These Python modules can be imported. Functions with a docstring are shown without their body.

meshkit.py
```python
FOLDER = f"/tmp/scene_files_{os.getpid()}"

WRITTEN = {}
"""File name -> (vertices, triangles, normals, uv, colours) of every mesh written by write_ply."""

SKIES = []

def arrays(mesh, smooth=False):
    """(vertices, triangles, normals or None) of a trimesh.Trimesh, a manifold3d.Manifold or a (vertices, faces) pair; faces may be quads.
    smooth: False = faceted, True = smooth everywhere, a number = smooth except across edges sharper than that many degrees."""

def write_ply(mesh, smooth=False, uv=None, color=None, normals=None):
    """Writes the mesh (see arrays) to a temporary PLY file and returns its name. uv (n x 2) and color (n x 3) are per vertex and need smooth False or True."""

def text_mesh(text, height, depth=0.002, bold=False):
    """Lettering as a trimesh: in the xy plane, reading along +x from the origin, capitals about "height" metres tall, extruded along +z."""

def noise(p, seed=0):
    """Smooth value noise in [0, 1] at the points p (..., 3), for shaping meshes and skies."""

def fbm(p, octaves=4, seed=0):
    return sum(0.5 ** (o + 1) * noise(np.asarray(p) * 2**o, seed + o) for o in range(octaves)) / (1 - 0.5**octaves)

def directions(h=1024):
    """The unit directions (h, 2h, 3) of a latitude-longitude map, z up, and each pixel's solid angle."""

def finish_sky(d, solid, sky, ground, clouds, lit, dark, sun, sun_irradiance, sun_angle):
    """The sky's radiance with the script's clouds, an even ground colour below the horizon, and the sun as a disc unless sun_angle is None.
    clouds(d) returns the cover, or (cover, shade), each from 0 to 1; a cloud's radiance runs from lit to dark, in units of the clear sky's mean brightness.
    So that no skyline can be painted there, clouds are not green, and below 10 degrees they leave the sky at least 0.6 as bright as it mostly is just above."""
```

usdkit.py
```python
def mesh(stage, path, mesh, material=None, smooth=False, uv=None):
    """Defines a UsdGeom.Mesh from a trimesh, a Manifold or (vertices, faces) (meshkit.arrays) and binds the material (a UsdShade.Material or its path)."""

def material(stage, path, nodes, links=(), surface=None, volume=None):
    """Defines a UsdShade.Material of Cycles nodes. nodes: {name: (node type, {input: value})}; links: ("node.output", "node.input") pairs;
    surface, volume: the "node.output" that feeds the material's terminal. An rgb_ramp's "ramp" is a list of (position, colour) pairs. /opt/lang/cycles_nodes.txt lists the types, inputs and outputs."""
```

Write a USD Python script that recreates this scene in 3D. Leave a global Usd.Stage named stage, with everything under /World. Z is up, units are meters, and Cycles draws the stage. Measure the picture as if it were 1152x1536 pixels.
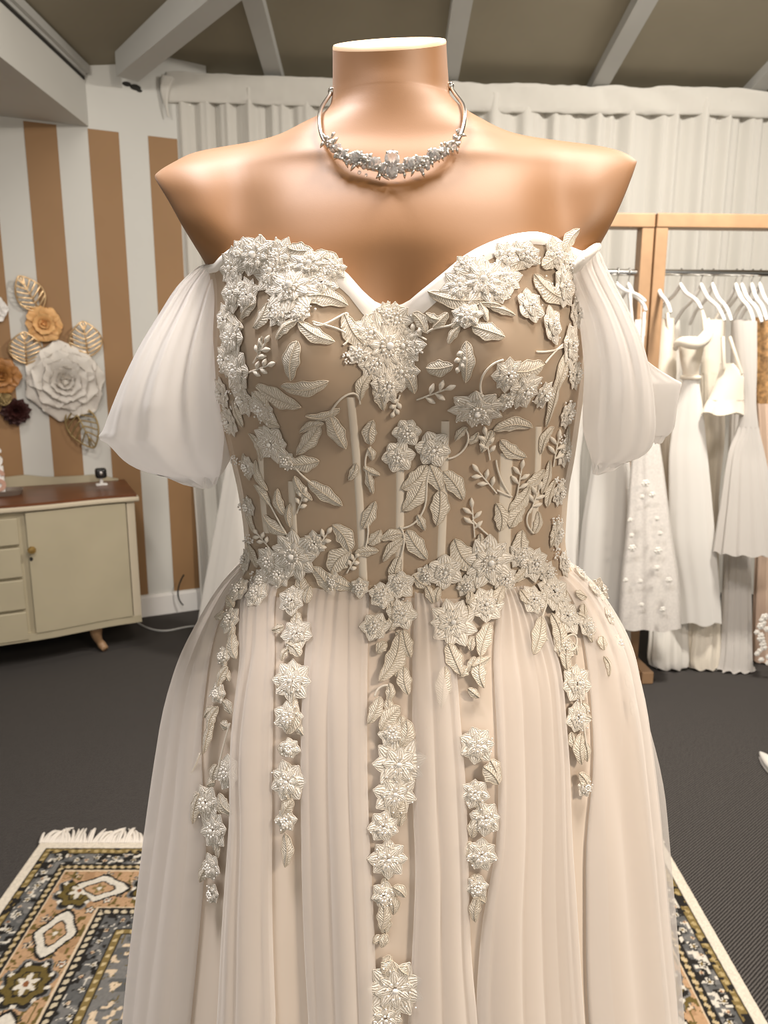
import math, random
import numpy as np, trimesh, usdkit, meshkit
from pxr import Usd, UsdGeom, UsdLux, UsdShade, Gf, Sdf, Vt

stage = Usd.Stage.CreateInMemory()
UsdGeom.SetStageUpAxis(stage, 'Z'); UsdGeom.SetStageMetersPerUnit(stage, 1.0)
UsdGeom.Xform.Define(stage, '/World'); UsdGeom.Scope.Define(stage, '/World/Looks')
rng = np.random.default_rng(7)
def snoise(p): return (meshkit.noise(p) - .5) * 2.4
PI = math.pi

# ------------------------------------------------------------------ camera, light, exposure
F, CX, CY, HC, PITCH = 1130.0, 576.0, 768.0, 1.36, math.radians(11.4)
cam = UsdGeom.Camera.Define(stage, '/World/camera')
cam.CreateHorizontalApertureAttr(24.0); cam.CreateVerticalApertureAttr(32.0)
cam.CreateFocalLengthAttr(24.0 * F / 1152.0)
cam.CreateClippingRangeAttr(Gf.Vec2f(0.05, 100))
cam.CreateFStopAttr(11.0); cam.CreateFocusDistanceAttr(0.62)
cam.AddTranslateOp().Set(Gf.Vec3d(0, 0, HC)); cam.AddRotateXOp().Set(90 - math.degrees(PITCH))
cam.CreateExposureAttr(0.0)

dome = UsdLux.DomeLight.Define(stage, '/World/room_ambient')
dome.CreateColorAttr(Gf.Vec3f(1.0, 0.95, 0.88)); dome.CreateIntensityAttr(0.23)

def spot(name, loc, radius, watts, color, aim=None):
    l = UsdLux.DiskLight.Define(stage, '/World/' + name)
    l.CreateRadiusAttr(radius); l.CreateIntensityAttr(watts / (PI * radius * radius)); l.CreateColorAttr(Gf.Vec3f(*color))
    d = Gf.Vec3d(*(np.array(aim if aim is not None else (loc[0], loc[1], 0.0)) - np.array(loc)))
    q = Gf.Rotation(Gf.Vec3d(0, 0, -1), d)
    l.AddTransformOp().Set(Gf.Matrix4d(q, Gf.Vec3d(*loc)))
    return l
WARM, WHITE = (1.0, 0.82, 0.62), (1.0, 0.93, 0.84)
spot('ceiling_spot_a', (-0.50, 0.66, 2.85), 0.22, 12, (1.0, 0.94, 0.92), (-0.02, 0.72, 1.3))
spot('ceiling_spot_b', (0.55, 0.64, 2.85), 0.22, 12, (1.0, 0.90, 0.80), (0.05, 0.7, 1.3))
spot('ceiling_spot_c', (1.35, 2.2, 2.85), 0.14, 22, WHITE, (1.35, 3.3, 0.9))
spot('ceiling_spot_d', (-1.3, 2.3, 2.6), 0.12, 2.6, WHITE, (-1.35, 3.8, 0.9))
spot('ceiling_spot_e', (1.35, -0.45, 2.3), 0.20, 8.0, (1.0, .84, .68), (0.25, 0.7, 0.5))

# ------------------------------------------------------------------ helpers
cp, sp = math.cos(PITCH), math.sin(PITCH)
CAM = np.array([0, 0, HC])
def ray(u, v):
    a = (np.asarray(u, float) - CX) / F; b = -(np.asarray(v, float) - CY) / F
    return np.stack(np.broadcast_arrays(a, cp + b * sp, -sp + b * cp), -1)
def aty(u, v, y):
    d = ray(u, v); return CAM + d * (y / d[..., 1])[..., None]
def atz(u, v, z):
    d = ray(u, v); return CAM + d * ((z - HC) / d[..., 2])[..., None]
def atplane(u, v, p0, n):
    d = ray(u, v); return CAM + d * (((p0 - CAM) @ n) / (d @ n))[..., None]

used = {}
def numbered(parent, name):
    k = (parent, name); n = used.get(k, 0); used[k] = n + 1
    return f'{parent}/{name}' + (f'_{n:03d}' if n else '')
def keys(p, **kw):
    for k, v in kw.items():
        if v: p.SetCustomDataByKey(k, v)
    return p
def path_of(parent):
    return '/World' if parent is None else str(parent.GetPath())
def thing(name, label, category, loc=(0, 0, 0), rotz=0, group=None):
    x = UsdGeom.Xform.Define(stage, numbered('/World', name))
    x.AddTranslateOp().Set(Gf.Vec3d(*map(float, loc))); x.AddRotateZOp().Set(float(rotz))
    return keys(x.GetPrim(), label=label, category=category, group=group)
def holder(name, parent, label=None):
    p = UsdGeom.Xform.Define(stage, numbered(path_of(parent), name)).GetPrim()
    return keys(p, label=label)
def obj(name, mesh, mat, parent=None, smooth=35, uv=None, **kw):
    m = usdkit.mesh(stage, numbered(path_of(parent), name), mesh, mat, smooth=smooth, uv=uv)
    return keys(m.GetPrim(), **kw)
def struct(name, mesh, mat, smooth=False):
    return obj(name, mesh, mat, None, smooth, kind='structure')
class MB:
    """collects vertices, triangles and uv of one mesh"""
    def __init__(s): s.v, s.f, s.t, s.n = [], [], [], 0
    def add(s, v, f, uv=None):
        v = np.asarray(v, float).reshape(-1, 3); f = np.asarray(f, int)
        if f.shape[1] == 4: f = np.vstack([f[:, [0, 1, 2]], f[:, [0, 2, 3]]])
        s.v.append(v); s.f.append(f + s.n); s.n += len(v)
        s.t.append(np.zeros((len(v), 2)) if uv is None else np.asarray(uv, float).reshape(-1, 2)); return s
    def grid(s, P, wrap=False, uv=None, flip=False):
        P = np.asarray(P, float); n, m = P.shape[:2]
        i, j = np.meshgrid(np.arange(n - 1), np.arange(m if wrap else m - 1), indexing='ij'); j2 = (j + 1) % m
        q = np.stack([i * m + j, i * m + j2, (i + 1) * m + j2, (i + 1) * m + j], -1).reshape(-1, 4)
        if flip: q = q[:, ::-1]
        return s.add(P, q, uv)
    def mesh(s, m, M=None):
        v = np.array(m.vertices); 
        if M is not None: v = v @ np.asarray(M)[:3, :3].T + np.asarray(M)[:3, 3]
        return s.add(v, m.faces)
    def box(s, lo, hi, M=None):
        lo, hi = np.array(lo, float), np.array(hi, float)
        b = trimesh.creation.box(hi - lo); b.apply_translation((lo + hi) / 2); return s.mesh(b, M)
    def tube(s, pts, r, sides=6, cap=True):
        p = np.asarray(pts, float); t = np.gradient(p, axis=0); t /= np.linalg.norm(t, axis=1, keepdims=True) + 1e-12
        a = np.zeros_like(p); ref = np.array([0, 0, 1.0]) if abs(t[0, 2]) < .9 else np.array([1.0, 0, 0])
        for k in range(len(p)):
            ref = ref - t[k] * (ref @ t[k]); ref /= np.linalg.norm(ref) + 1e-12; a[k] = ref
        b = np.cross(t, a); an = np.arange(sides) * 2 * PI / sides; r = np.broadcast_to(r, (len(p),))
        G = p[:, None] + r[:, None, None] * (np.cos(an)[None, :, None] * a[:, None] + np.sin(an)[None, :, None] * b[:, None])
        if cap: G = np.concatenate([np.repeat(p[:1, None], sides, 1), G, np.repeat(p[-1:, None], sides, 1)])
        return s.grid(G, wrap=True)
    def out(s): return np.vstack(s.v), np.vstack(s.f)
    def uv(s): return np.vstack(s.t)
def rbox(lo, hi, r=.004):
    """rounded box"""
    import manifold3d as m3
    lo, hi = np.array(lo, float), np.array(hi, float); r = min(r, *(0.45 * (hi - lo)))
    sph = m3.Manifold.sphere(r, 12)
    c = [sph.translate([float(x), float(y), float(z)]) for x in (lo[0] + r, hi[0] - r) for y in (lo[1] + r, hi[1] - r) for z in (lo[2] + r, hi[2] - r)]
    a = m3.Manifold.batch_hull(c).to_mesh(); return trimesh.Trimesh(np.array(a.vert_properties)[:, :3], np.array(a.tri_verts), process=False)
def spline(pts, n=24):
    from scipy.interpolate import CubicSpline
    p = np.asarray(pts, float); t = np.r_[0, np.cumsum(np.linalg.norm(np.diff(p, axis=0), axis=1) + 1e-9)]
    return CubicSpline(t, p)(np.linspace(0, t[-1], n))
def smoothstep(a, b, x):
    t = np.clip((np.asarray(x, float) - a) / (b - a), 0, 1); return t * t * (3 - 2 * t)
def table(rows):
    from scipy.interpolate import PchipInterpolator
    r = np.array(sorted(rows), float)
    fs = [PchipInterpolator(r[:, 0], r[:, k]) for k in range(1, r.shape[1])]
    lo, hi = r[0, 0], r[-1, 0]
    return lambda x: [f(np.clip(x, lo, hi)) for f in fs]

# ------------------------------------------------------------------ materials
def mat(name, nodes, links=(), surface='p.BSDF'):
    return usdkit.material(stage, '/World/Looks/' + name, nodes, links, surface=surface)
def plain(name, color, rough=.5, metal=0, noise=None, bump=None, **kw):
    n = {'p': ('principled_bsdf', dict(base_color=color, roughness=rough, metallic=metal, **kw))}; l = []
    if noise or bump: n['g'] = ('texture_coordinate', {})
    if noise:
        sc, amt = noise; c = np.array(color)
        n['n'] = ('noise_texture', dict(scale=sc, detail=4.0)); n['r'] = ('rgb_ramp', dict(ramp=[(.3, tuple(c * (1 - amt))), (.7, tuple(np.minimum(c * (1 + amt), 1)))]))
        l += [('g.object', 'n.vector'), ('n.fac', 'r.fac'), ('r.color', 'p.base_color')]
    if bump:
        sc, d = bump
        n['nb'] = ('noise_texture', dict(scale=sc, detail=3.0)); n['b'] = ('bump', dict(strength=1.0, distance=d))
        l += [('g.object', 'nb.vector'), ('nb.fac', 'b.height'), ('b.normal', 'p.normal')]
    return mat(name, n, l)
def sheer(name, color, alpha, trans=.35, rough=.7, edge=None):
    """woven see-through cloth: diffuse + translucent threads mixed with the gaps between them; edge-on more threads are crossed"""
    n = {'d': ('diffuse_bsdf', dict(color=color, roughness=.5)), 't': ('translucent_bsdf', dict(color=color)), 'c': ('transparent_bsdf', {}),
         'm': ('mix_closure', dict(fac=trans)), 'o': ('mix_closure', dict(fac=alpha))}
    l = [('d.BSDF', 'm.closure1'), ('t.BSDF', 'm.closure2'), ('c.BSDF', 'o.closure1'), ('m.closure', 'o.closure2')]
    if edge:
        n['w'] = ('layer_weight', dict(blend=.5)); n['r'] = ('map_range', dict(from_min=0.0, from_max=1.0, to_min=alpha, to_max=edge, clamp=True))
        l += [('w.facing', 'r.value'), ('r.result', 'o.fac')]
    return mat(name, n, l, surface='o.closure')
def cloth(name, color, trans=.25, weave=0):
    n = {'d': ('diffuse_bsdf', dict(color=color, roughness=.6)), 't': ('translucent_bsdf', dict(color=color)), 'm': ('mix_closure', dict(fac=trans))}
    return mat(name, n, [('d.BSDF', 'm.closure1'), ('t.BSDF', 'm.closure2')], surface='m.closure')
def stitched(name, color, freq, slant, depth, rough=.42):
    """satin stitch: ridges run along u with a slant towards the edges"""
    n = {'tc': ('texture_coordinate', {}), 's': ('separate_xyz', {}), 'a': ('math', dict(math_type='absolute')), 'k': ('math', dict(math_type='multiply_add', value2=float(slant))),
         'q': ('math', dict(math_type='multiply', value2=float(freq))), 'w': ('math', dict(math_type='sine')), 'b': ('bump', dict(strength=1.0, distance=float(depth))),
         'nz': ('noise_texture', dict(scale=6.0, detail=2.0)), 'nk': ('math', dict(math_type='multiply_add', value2=.22)), 'rp': ('rgb_ramp', dict(ramp=[(.0, tuple(np.array(color) * (.60, .55, .48))), (.55, color), (1, color)])), 'hf': ('math', dict(math_type='multiply_add', value2=.5, value3=.5)),
         'p': ('principled_bsdf', dict(base_color=color, roughness=rough, specular_ior_level=.45, sheen_weight=.15))}
    return mat(name, n, [('tc.UV', 's.vector'), ('s.y', 'a.value1'), ('a.value', 'k.value1'), ('s.x', 'k.value3'), ('tc.UV', 'nz.vector'), ('nz.fac', 'nk.value1'), ('k.value', 'nk.value3'), ('nk.value', 'q.value1'), ('w.value', 'hf.value1'), ('hf.value', 'rp.fac'), ('rp.color', 'p.base_color'), ('q.value', 'w.value1'), ('w.value', 'b.height'), ('b.normal', 'p.normal')])

M = dict(
    skin=plain('mannequin_skin', (.275, .115, .023), .56, specular_ior_level=.9, sheen_weight=.20, sheen_roughness=.5, bump=(900, .00003)),
    skin_cap=plain('mannequin_cap', (.84, .60, .40), .45),
    bodice=sheer('bodice_tulle', (.76, .63, .48), .60, .15),
    ivory=plain('ivory_satin', (.86, .81, .75), .45, sheen_weight=.2),
    boning=plain('boning_tape', (.74, .66, .55), .6),
    lace=plain('lace_thread', (.84, .77, .66), .5, sheen_weight=.2, bump=(2200, .0004)),
    petal=stitched('petal_stitch', (.92, .87, .79), 34, 0, .00016),
    leaf=stitched('leaf_stitch', (.88, .81, .70), 36, .8, .00018),
    bead=plain('glass_bead', (.92, .89, .84), .12, specular_ior_level=.9),
    lining=cloth('skirt_lining', (.80, .70, .60), .1),
    tulle=sheer('tulle', (.95, .91, .87), .50, .4, edge=.9),
    sleeve=sheer('sleeve_chiffon', (.97, .955, .94), .82, .52, edge=.97),
    silver=plain('silver', (.80, .76, .70), .22, 1.0),
    gem=mat('crystal', {'p': ('principled_bsdf', dict(base_color=(1, .98, .96), roughness=.02, ior=1.9, transmission_weight=.75, specular_ior_level=.8))}),
    white_wall=plain('white_wall', (.60, .595, .56), .7, noise=(1.5, .04)),
    tan=plain('tan_stripe', (.30, .17, .075), .65, noise=(3, .05)),
    ceiling=plain('ceiling_lining', (.27, .238, .172), .8, noise=(1.2, .12)),
    beam=plain('painted_beam', (.47, .47, .45), .6, noise=(2, .05)),
    dark=plain('dark_gap', (.02, .018, .015), .8),
    curtain=cloth('voile', (.80, .78, .73), .3),
    wood=plain('oak', (.36, .22, .12), .45, noise=(12, .12)),
    brown=plain('brown_top', (.13, .043, .014), .35, noise=(9, .2)),
    cream=plain('cream_paint', (.43, .38, .265), .5, noise=(4, .06)),
    cream2=plain('cream_trim', (.56, .49, .37), .45),
    brass=plain('brass', (.55, .38, .14), .3, 1.0),
    gold=plain('gold_leaf', (.85, .62, .36), .3, .9),
    bronze=plain('dark_gold', (.30, .22, .10), .4, .7),
    paper=plain('white_paper', (.74, .70, .64), .6),
    peach=plain('peach_paper', (.72, .42, .17), .6, noise=(20, .15)),
    amber=plain('amber_paper', (.40, .18, .05), .5, noise=(20, .2)),
    burgundy=plain('burgundy_paper', (.045, .010, .008), .6),
    black=plain('black_plastic', (.008, .008, .008), .3),
    white=plain('white_plastic', (.82, .80, .77), .35),
    tray=plain('tray', (.19, .15, .12), .4),
    pink=plain('rose_letters', (.55, .33, .25), .4),
    chrome=plain('chrome', (.75, .75, .73), .15, 1.0),
    cable=plain('grey_cable', (.45, .45, .43), .5),
    hook=plain('hook_steel', (.55, .54, .52), .25, 1.0),
)
# ------------------------------------------------------------------ carpet and room shell
def carpet_mat():
    n = {'g': ('geometry', {}), 'm': ('mapping', dict(rotation=(0, 0, math.radians(-130)), scale=(1, 1, 1))),
         'w': ('wave_texture', dict(scale=46.0, distortion=1.2, detail=2.0, detail_scale=3.0, bands_direction='x')),
         'z': ('noise_texture', dict(scale=420.0, detail=2.0)), 'z2': ('noise_texture', dict(scale=1.6, detail=3.0)),
         'mx': ('math', dict(math_type='multiply_add', value2=.55)), 'r': ('rgb_ramp', dict(ramp=[(.32, (.024, .022, .021)), (.92, (.145, .134, .125))])),
         'mz': ('math', dict(math_type='multiply', value2=.5)), 'b': ('bump', dict(strength=.6, distance=.003)), 'p': ('principled_bsdf', dict(roughness=.95, specular_ior_level=.1))}
    return mat('carpet', n, [('g.position', 'm.vector'), ('m.vector', 'w.vector'), ('g.position', 'z.vector'), ('g.position', 'z2.vector'), ('z.fac', 'mz.value1'), ('w.fac', 'mx.value1'), ('mz.value', 'mx.value3'), ('mx.value', 'r.fac'),
                            ('r.color', 'p.base_color'), ('mx.value', 'b.height'), ('b.normal', 'p.normal')])
M['carpet'] = carpet_mat()
struct('floor', MB().box((-4.5, -2.5, -.05), (4.5, 5, 0)).out(), M['carpet'])
YB = 4.02                                                   # plane of the voile curtain
struct('wall_back', MB().box((-1.25, YB + .52, 0), (4.5, YB + .58, 2.75)).out(), M['white_wall'])
struct('wall_right', MB().box((4.4, -2.5, 0), (4.5, YB + .58, 3.9)).out(), M['white_wall'])
struct('wall_side', MB().box((-4.5, -2.5, 0), (-4.4, YB + .2, 3.9)).out(), M['white_wall'])
# wall with the painted stripes, turned about 25 degrees
WP = np.array([-1.107, 3.98, 0.0]); WANG = math.radians(25.0)
WD = np.array([math.cos(WANG), math.sin(WANG), 0]); WN = np.array([math.sin(WANG), -math.cos(WANG), 0])   # along the wall, out of the wall
WM = np.eye(4); WM[:3, 0], WM[:3, 1], WM[:3, 2], WM[:3, 3] = WD, -WN, (0, 0, 1), WP       # local x along, y into the wall
def onwall(u, v, off=0.0): return atplane(u, v, WP + WN * off, WN)
def wl(p): return (np.asarray(p) - WP) @ WD                 # distance along the wall
wall_left = struct('wall_left', MB().box((-3.0, 0, 0), (.25, .08, 3.3), WM).out(), M['white_wall'])
zst = float(onwall(200, 201)[2])
edges = [(-150, -58, 100), (-58, -12, 0)] + [(35, 83, 190), (131, 176, 195), (222, 268, 208)]
xs = []
for a, b, v in [(35, 83, 186), (131, 176, 196), (222, 268, 207)]:
    xs.append((wl(onwall(a, v)), wl(onwall(b, v))))
wst = np.mean([b - a for a, b in xs]); step = (xs[2][0] - xs[0][0]) / 2
for k in range(-6, 3):
    a = xs[0][0] + step * k
    obj('painted_stripe', MB().box((a, -.002, .12), (a + wst, .001, zst), WM).out(), M['tan'], wall_left)
for (u, v, r) in ((190, 126, .016), (203, 131, .02), (209, 136, .011)):
    p = onwall(u, v); s = trimesh.creation.icosphere(2, r); s.apply_scale((1.3, .25, .7)); s.apply_transform(trimesh.transformations.rotation_matrix(WANG, (0, 0, 1))); s.apply_translation(p)
    obj('chipped_hole', s, M['dark'], wall_left)
struct('baseboard_left', MB().box((-3.0, -.016, 0), (.25, 0, .105), WM).box((-3.0, -.011, .105), (.25, 0, .115), WM).out(), M['white'])
# ceiling: sloping lining, a hip on the left, painted rafters
SL = math.tan(math.radians(8.5)); ZB = 2.775
def zmain(y): return ZB + (YB + .14 - y) * SL
PC = onwall(133, 190); XB = float(PC[0])                     # the bulkhead's right lower corner on the wall
YT = float(PC[1]); ZT = float(aty(137, 100, YT)[2]); ZS = float(PC[2])
ceiling = struct('ceiling', MB().add([(XB - .02, YB + .56, zmain(YB + .56)), (4.5, YB + .56, zmain(YB + .56)), (4.5, -2.5, zmain(-2.5)), (XB + 5.2, -2.5, zmain(-2.5)), (XB - .02, YT, zmain(YT))], [(0, 1, 2), (0, 2, 3), (0, 3, 4)])
    .add([(XB - .02, YT + .3, ZT), (XB - .02, -2.5, ZT), (XB + 5.2, -2.5, zmain(-2.5))], [(0, 1, 2)]).out(), M['ceiling'])
def rafter(u, v, w, d=.055):
    p = aty(u, v, YB + .1); x = p[0]; y0, y1 = YB + .50, -1.0
    b = MB(); Q = [(x + sx * w / 2, y, zmain(y) - dz) for y in (y0, y1) for dz in (-.01, d) for sx in (-1, 1)]
    b.add(Q, [(0, 1, 3), (0, 3, 2), (4, 6, 7), (4, 7, 5), (2, 3, 7), (2, 7, 6), (0, 2, 6), (0, 6, 4), (1, 5, 7), (1, 7, 3)])
    obj('rafter', b.out(), M['beam'], ceiling)
for u, v in ((412, 115), (674, 122), (904, 125), (1150, 130)): rafter(u, v, .085)
a0 = aty(190, 108, YT - .03); dv = np.array([1, -1, SL * 1.0])
hp = MB(); pa, pb = a0 + np.array([0, 0, .02]), a0 + dv * 4.2 + np.array([0, 0, .02]); sd = np.array([1, 1, 0]) / math.sqrt(2) * .052
hp.add([p + s * sd + np.array([0, 0, z]) for p in (pa, pb) for z in (-.05, .12) for s in (-1, 1)], [(0, 1, 3), (0, 3, 2), (4, 6, 7), (4, 7, 5), (0, 4, 5), (0, 5, 1), (0, 2, 6), (0, 6, 4), (1, 5, 7), (1, 7, 3)])
obj('hip_rafter', hp.out(), M['beam'], ceiling)
# boxed-in bulkhead running towards the viewer
bulk = struct('trim_1', MB().box((XB - 2.6, -2.0, ZS), (XB, YT, ZT)).out(), M['white_wall'])
obj('cornice_strip', MB().box((XB, -2.0, ZT - .035), (XB + .03, YT - .02, ZT)).box((XB, -2.0, ZT - .05), (XB + .012, YT - .02, ZT - .035)).out(), M['beam'], bulk)
obj('shadow_gap', MB().box((XB, -2.0, ZT - .062), (XB + .006, YT - .02, ZT - .05)).out(), M['dark'], bulk)

# ------------------------------------------------------------------ voile curtain
cur = thing('curtain', 'long pleated white voile curtain with a gathered swag header across the back wall', 'curtain')
X0, X1 = -1.06, 4.3; n = 900; x = np.linspace(X0, X1, n); z = np.r_[np.linspace(.015, .3, 6), np.linspace(.45, 2.665, 22)]
ph = np.cumsum(.9 + .34 * snoise(np.c_[x * 2.2, 0 * x, 0 * x])) * (x[1] - x[0]) * 58
fold = np.sin(ph) + .35 * np.sin(2.3 * ph + 1) + .5 * snoise(np.c_[x * 30, 0 * x, 0 * x + 3])
P = np.zeros((len(z), n, 3))
for i, zz in enumerate(z):
    am = .026 + .012 * smoothstep(2.6, .2, zz); w = snoise(np.c_[x * 5, 0 * x + zz * .7, 0 * x + 9])
    left = smoothstep(.65, 0, (x - X0)) * smoothstep(1.75, .1, zz)
    P[i] = np.c_[x + .05 * left, YB + .07 * (x - X0) + am * fold + .012 * w - .05 * left, 0 * x + zz]
obj('drape', MB().grid(P).out(), M['curtain'], cur, True)
xh = np.linspace(X0 + .005, X1, 900); an = np.linspace(0, 2 * PI, 15)[:-1]
P = np.zeros((len(xh), 14, 3)); nz = snoise(np.c_[xh * 3, 0 * xh, 0 * xh])
for j, a in enumerate(an):
    tw = .007 * np.sin(xh * 13 + 2.2 * np.sin(a) + 5 * nz) + .007 * snoise(np.c_[xh * 9 + 2.5 * math.sin(a), 0 * xh + .8 * math.cos(a), 0 * xh + 5]) + .006 * snoise(np.c_[xh * 26 + 5 * math.sin(a), 0 * xh, 0 * xh + 2])
    P[:, j] = np.c_[xh, YB + .07 * (xh - X0) - .02 - (.024 + tw) * np.cos(a), 2.655 + .006 * nz + (.066 + .4 * tw) * np.sign(np.sin(a)) * abs(math.sin(a)) ** .6]
P = np.concatenate([P[:1] * 0 + P[0].mean(0), P]); obj('swag_header', MB().grid(P, wrap=True).out(), M['curtain'], cur, True)
tail = MB()
for k in range(4):
    p = spline([(X0 + .03 - .008 * k, YB - .03 - .008 * k, 2.70), (X0 + .008 - .006 * k, YB - .05, 2.62), (X0 + .012 - .004 * k, YB - .05, 2.52 + .02 * k)], 10); tail.tube(p, np.linspace(.016, .005, 10), 7)
obj('header_tail', tail.out(), M['curtain'], cur, True)
p = [aty(276, 862, YB - .10), aty(268, 880, YB - .10), aty(268, 897, YB - .10), aty(275, 908, YB - .10)]
c = obj('curtain_cord', MB().tube(spline(p, 14), .004, 6).out(), M['dark'], cur, True)
p = [(*atz(u, v, .005)[:2], .005) for u, v in ((205, 933), (222, 942), (250, 946), (283, 940), (300, 940))]
keys(obj('floor_cable', MB().tube(spline(p, 20), .005, 6).out(), M['cable'], None, True), label='thin pale grey cable lying on the carpet between sideboard and curtain', category='cable')

# ------------------------------------------------------------------ sideboard against the striped wall
SY = 3.42; C0 = aty(213, 931, SY); ZBOT = float(C0[2]); C0[2] = 0; ZTOP = float(aty(206, 742, SY)[2])
side = thing('sideboard', 'cream painted serpentine sideboard with dark brown wooden top against striped wall', 'sideboard', C0, math.degrees(WANG))
# local frame: x runs to the right along the wall (0 = right end), y into the wall; front at y = -bow(x)
LEN, DEP = 1.75, .47
SMAT = np.eye(4); SMAT[:3, 0], SMAT[:3, 1], SMAT[:3, 3] = WD, -WN, C0
def tolocal(p): return np.linalg.inv(SMAT)[:3, :3] @ (np.asarray(p) - C0)
def front_x(u, v): return float(tolocal(atplane(u, v, C0 + WN * .03, WN))[0])
XD = front_x(41, 850)                                      # edge between door and drawers
def bow(x): 
    s = -np.asarray(x) / abs(XD); return np.where(s < 1, .055 * smoothstep(.15, 1.0, s), .055 + .004 * np.sin((s - 1) * 3))
def slab(z0, z1, x0, x1, off, back, n=24, rnd=0.0):
    xx = np.linspace(x0, x1, n); yf = -bow(np.clip(xx, -9, 0)) - off
    loop = lambda z, e: np.r_[np.c_[xx, yf + e, 0 * xx + z], np.c_[xx[::-1], 0 * xx + back, 0 * xx + z]]
    rows = [loop(z0, rnd), loop(z0 + rnd, 0), loop(z1 - rnd, 0), loop(z1, rnd)] if rnd else [loop(z0, 0), loop(z1, 0)]
    b = MB().grid(np.array(rows), wrap=True)
    for r, fl in ((rows[0], True), (rows[-1], False)):
        f = []
        for k in range(n - 1): q = [(k, k + 1, 2 * n - 2 - k), (k, 2 * n - 2 - k, 2 * n - 1 - k)]; f += [t[::-1] for t in q] if fl else q
        b.add(r, f)
    return b
zt = ZTOP - .03
obj('carcass', slab(ZBOT, zt, -LEN, 0, -.012, DEP).out(), M['cream'], side)
obj('top_moulding', slab(zt, ZTOP - .008, -LEN - .02, .02, .022, DEP, rnd=.006).out(), M['cream2'], side)
obj('wooden_top', slab(ZTOP - .008, ZTOP + .004, -LEN - .01, .012, .006, DEP).out(), M['brown'], side)
obj('base_rail', slab(ZBOT - .004, ZBOT + .03, -LEN, 0, .004, .05).out(), M['cream'], side)
obj('corner_stile', slab(ZBOT + .03, zt, -.035, 0, .003, .02, 6).out(), M['cream2'], side)
dr = obj('door', slab(ZBOT + .032, zt - .006, XD + .012, -.04, .010, .0).out(), M['cream'], side)
kx, kz = front_x(48, 825), float(atplane(48, 825, C0 + WN * .08, WN)[2])
def lathe(prof, n=18): 
    prof = np.array(prof, float); a = np.arange(n) * 2 * PI / n
    return np.stack([prof[:, :1] * np.cos(a), prof[:, :1] * np.sin(a), np.repeat(prof[:, 1:], n, 1)], -1)
def knob(xk, zk, parent, r=.017):
    G = lathe([(0, .030), (r * .8, .029), (r, .022), (r * .8, .014), (r * .4, .010), (r * .5, 0), (0, 0)]); G = np.stack([G[..., 0] + xk, -G[..., 2] - bow(xk) - .010, G[..., 1] + zk], -1)
    return obj('knob', MB().grid(G, wrap=True).out(), M['brass'], parent)
knob(kx, kz, dr)
G = lathe([(0, .002), (.007, .002), (.007, 0)]); kz2 = float(atplane(44.5, 840, C0 + WN * .08, WN)[2])
obj('keyhole', MB().grid(np.stack([G[..., 0] + kx - .006, -G[..., 2] - bow(kx) - .010, G[..., 1] * 1.3 + kz2], -1), wrap=True).out(), M['dark'], dr)
zc = [float(atplane(20, v, C0 + WN * .07, WN)[2]) for v in (776, 821, 870, 919, 966)]
for k in range(4):
    for xa, xb in ((XD * 2.15, XD - .022),):
        d = obj('drawer', slab(zc[k + 1] + .006, zc[k] - .006, xa, xb, .010, 0, 12, rnd=.004).out(), M['cream'], side)
        knob((xa + xb) / 2, (zc[k] + zc[k + 1]) / 2, d, .014)
obj('door', slab(ZBOT + .032, zt - .006, -LEN + .04, XD * 2.15 - .02, .010, .0).out(), M['cream'], side)
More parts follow.
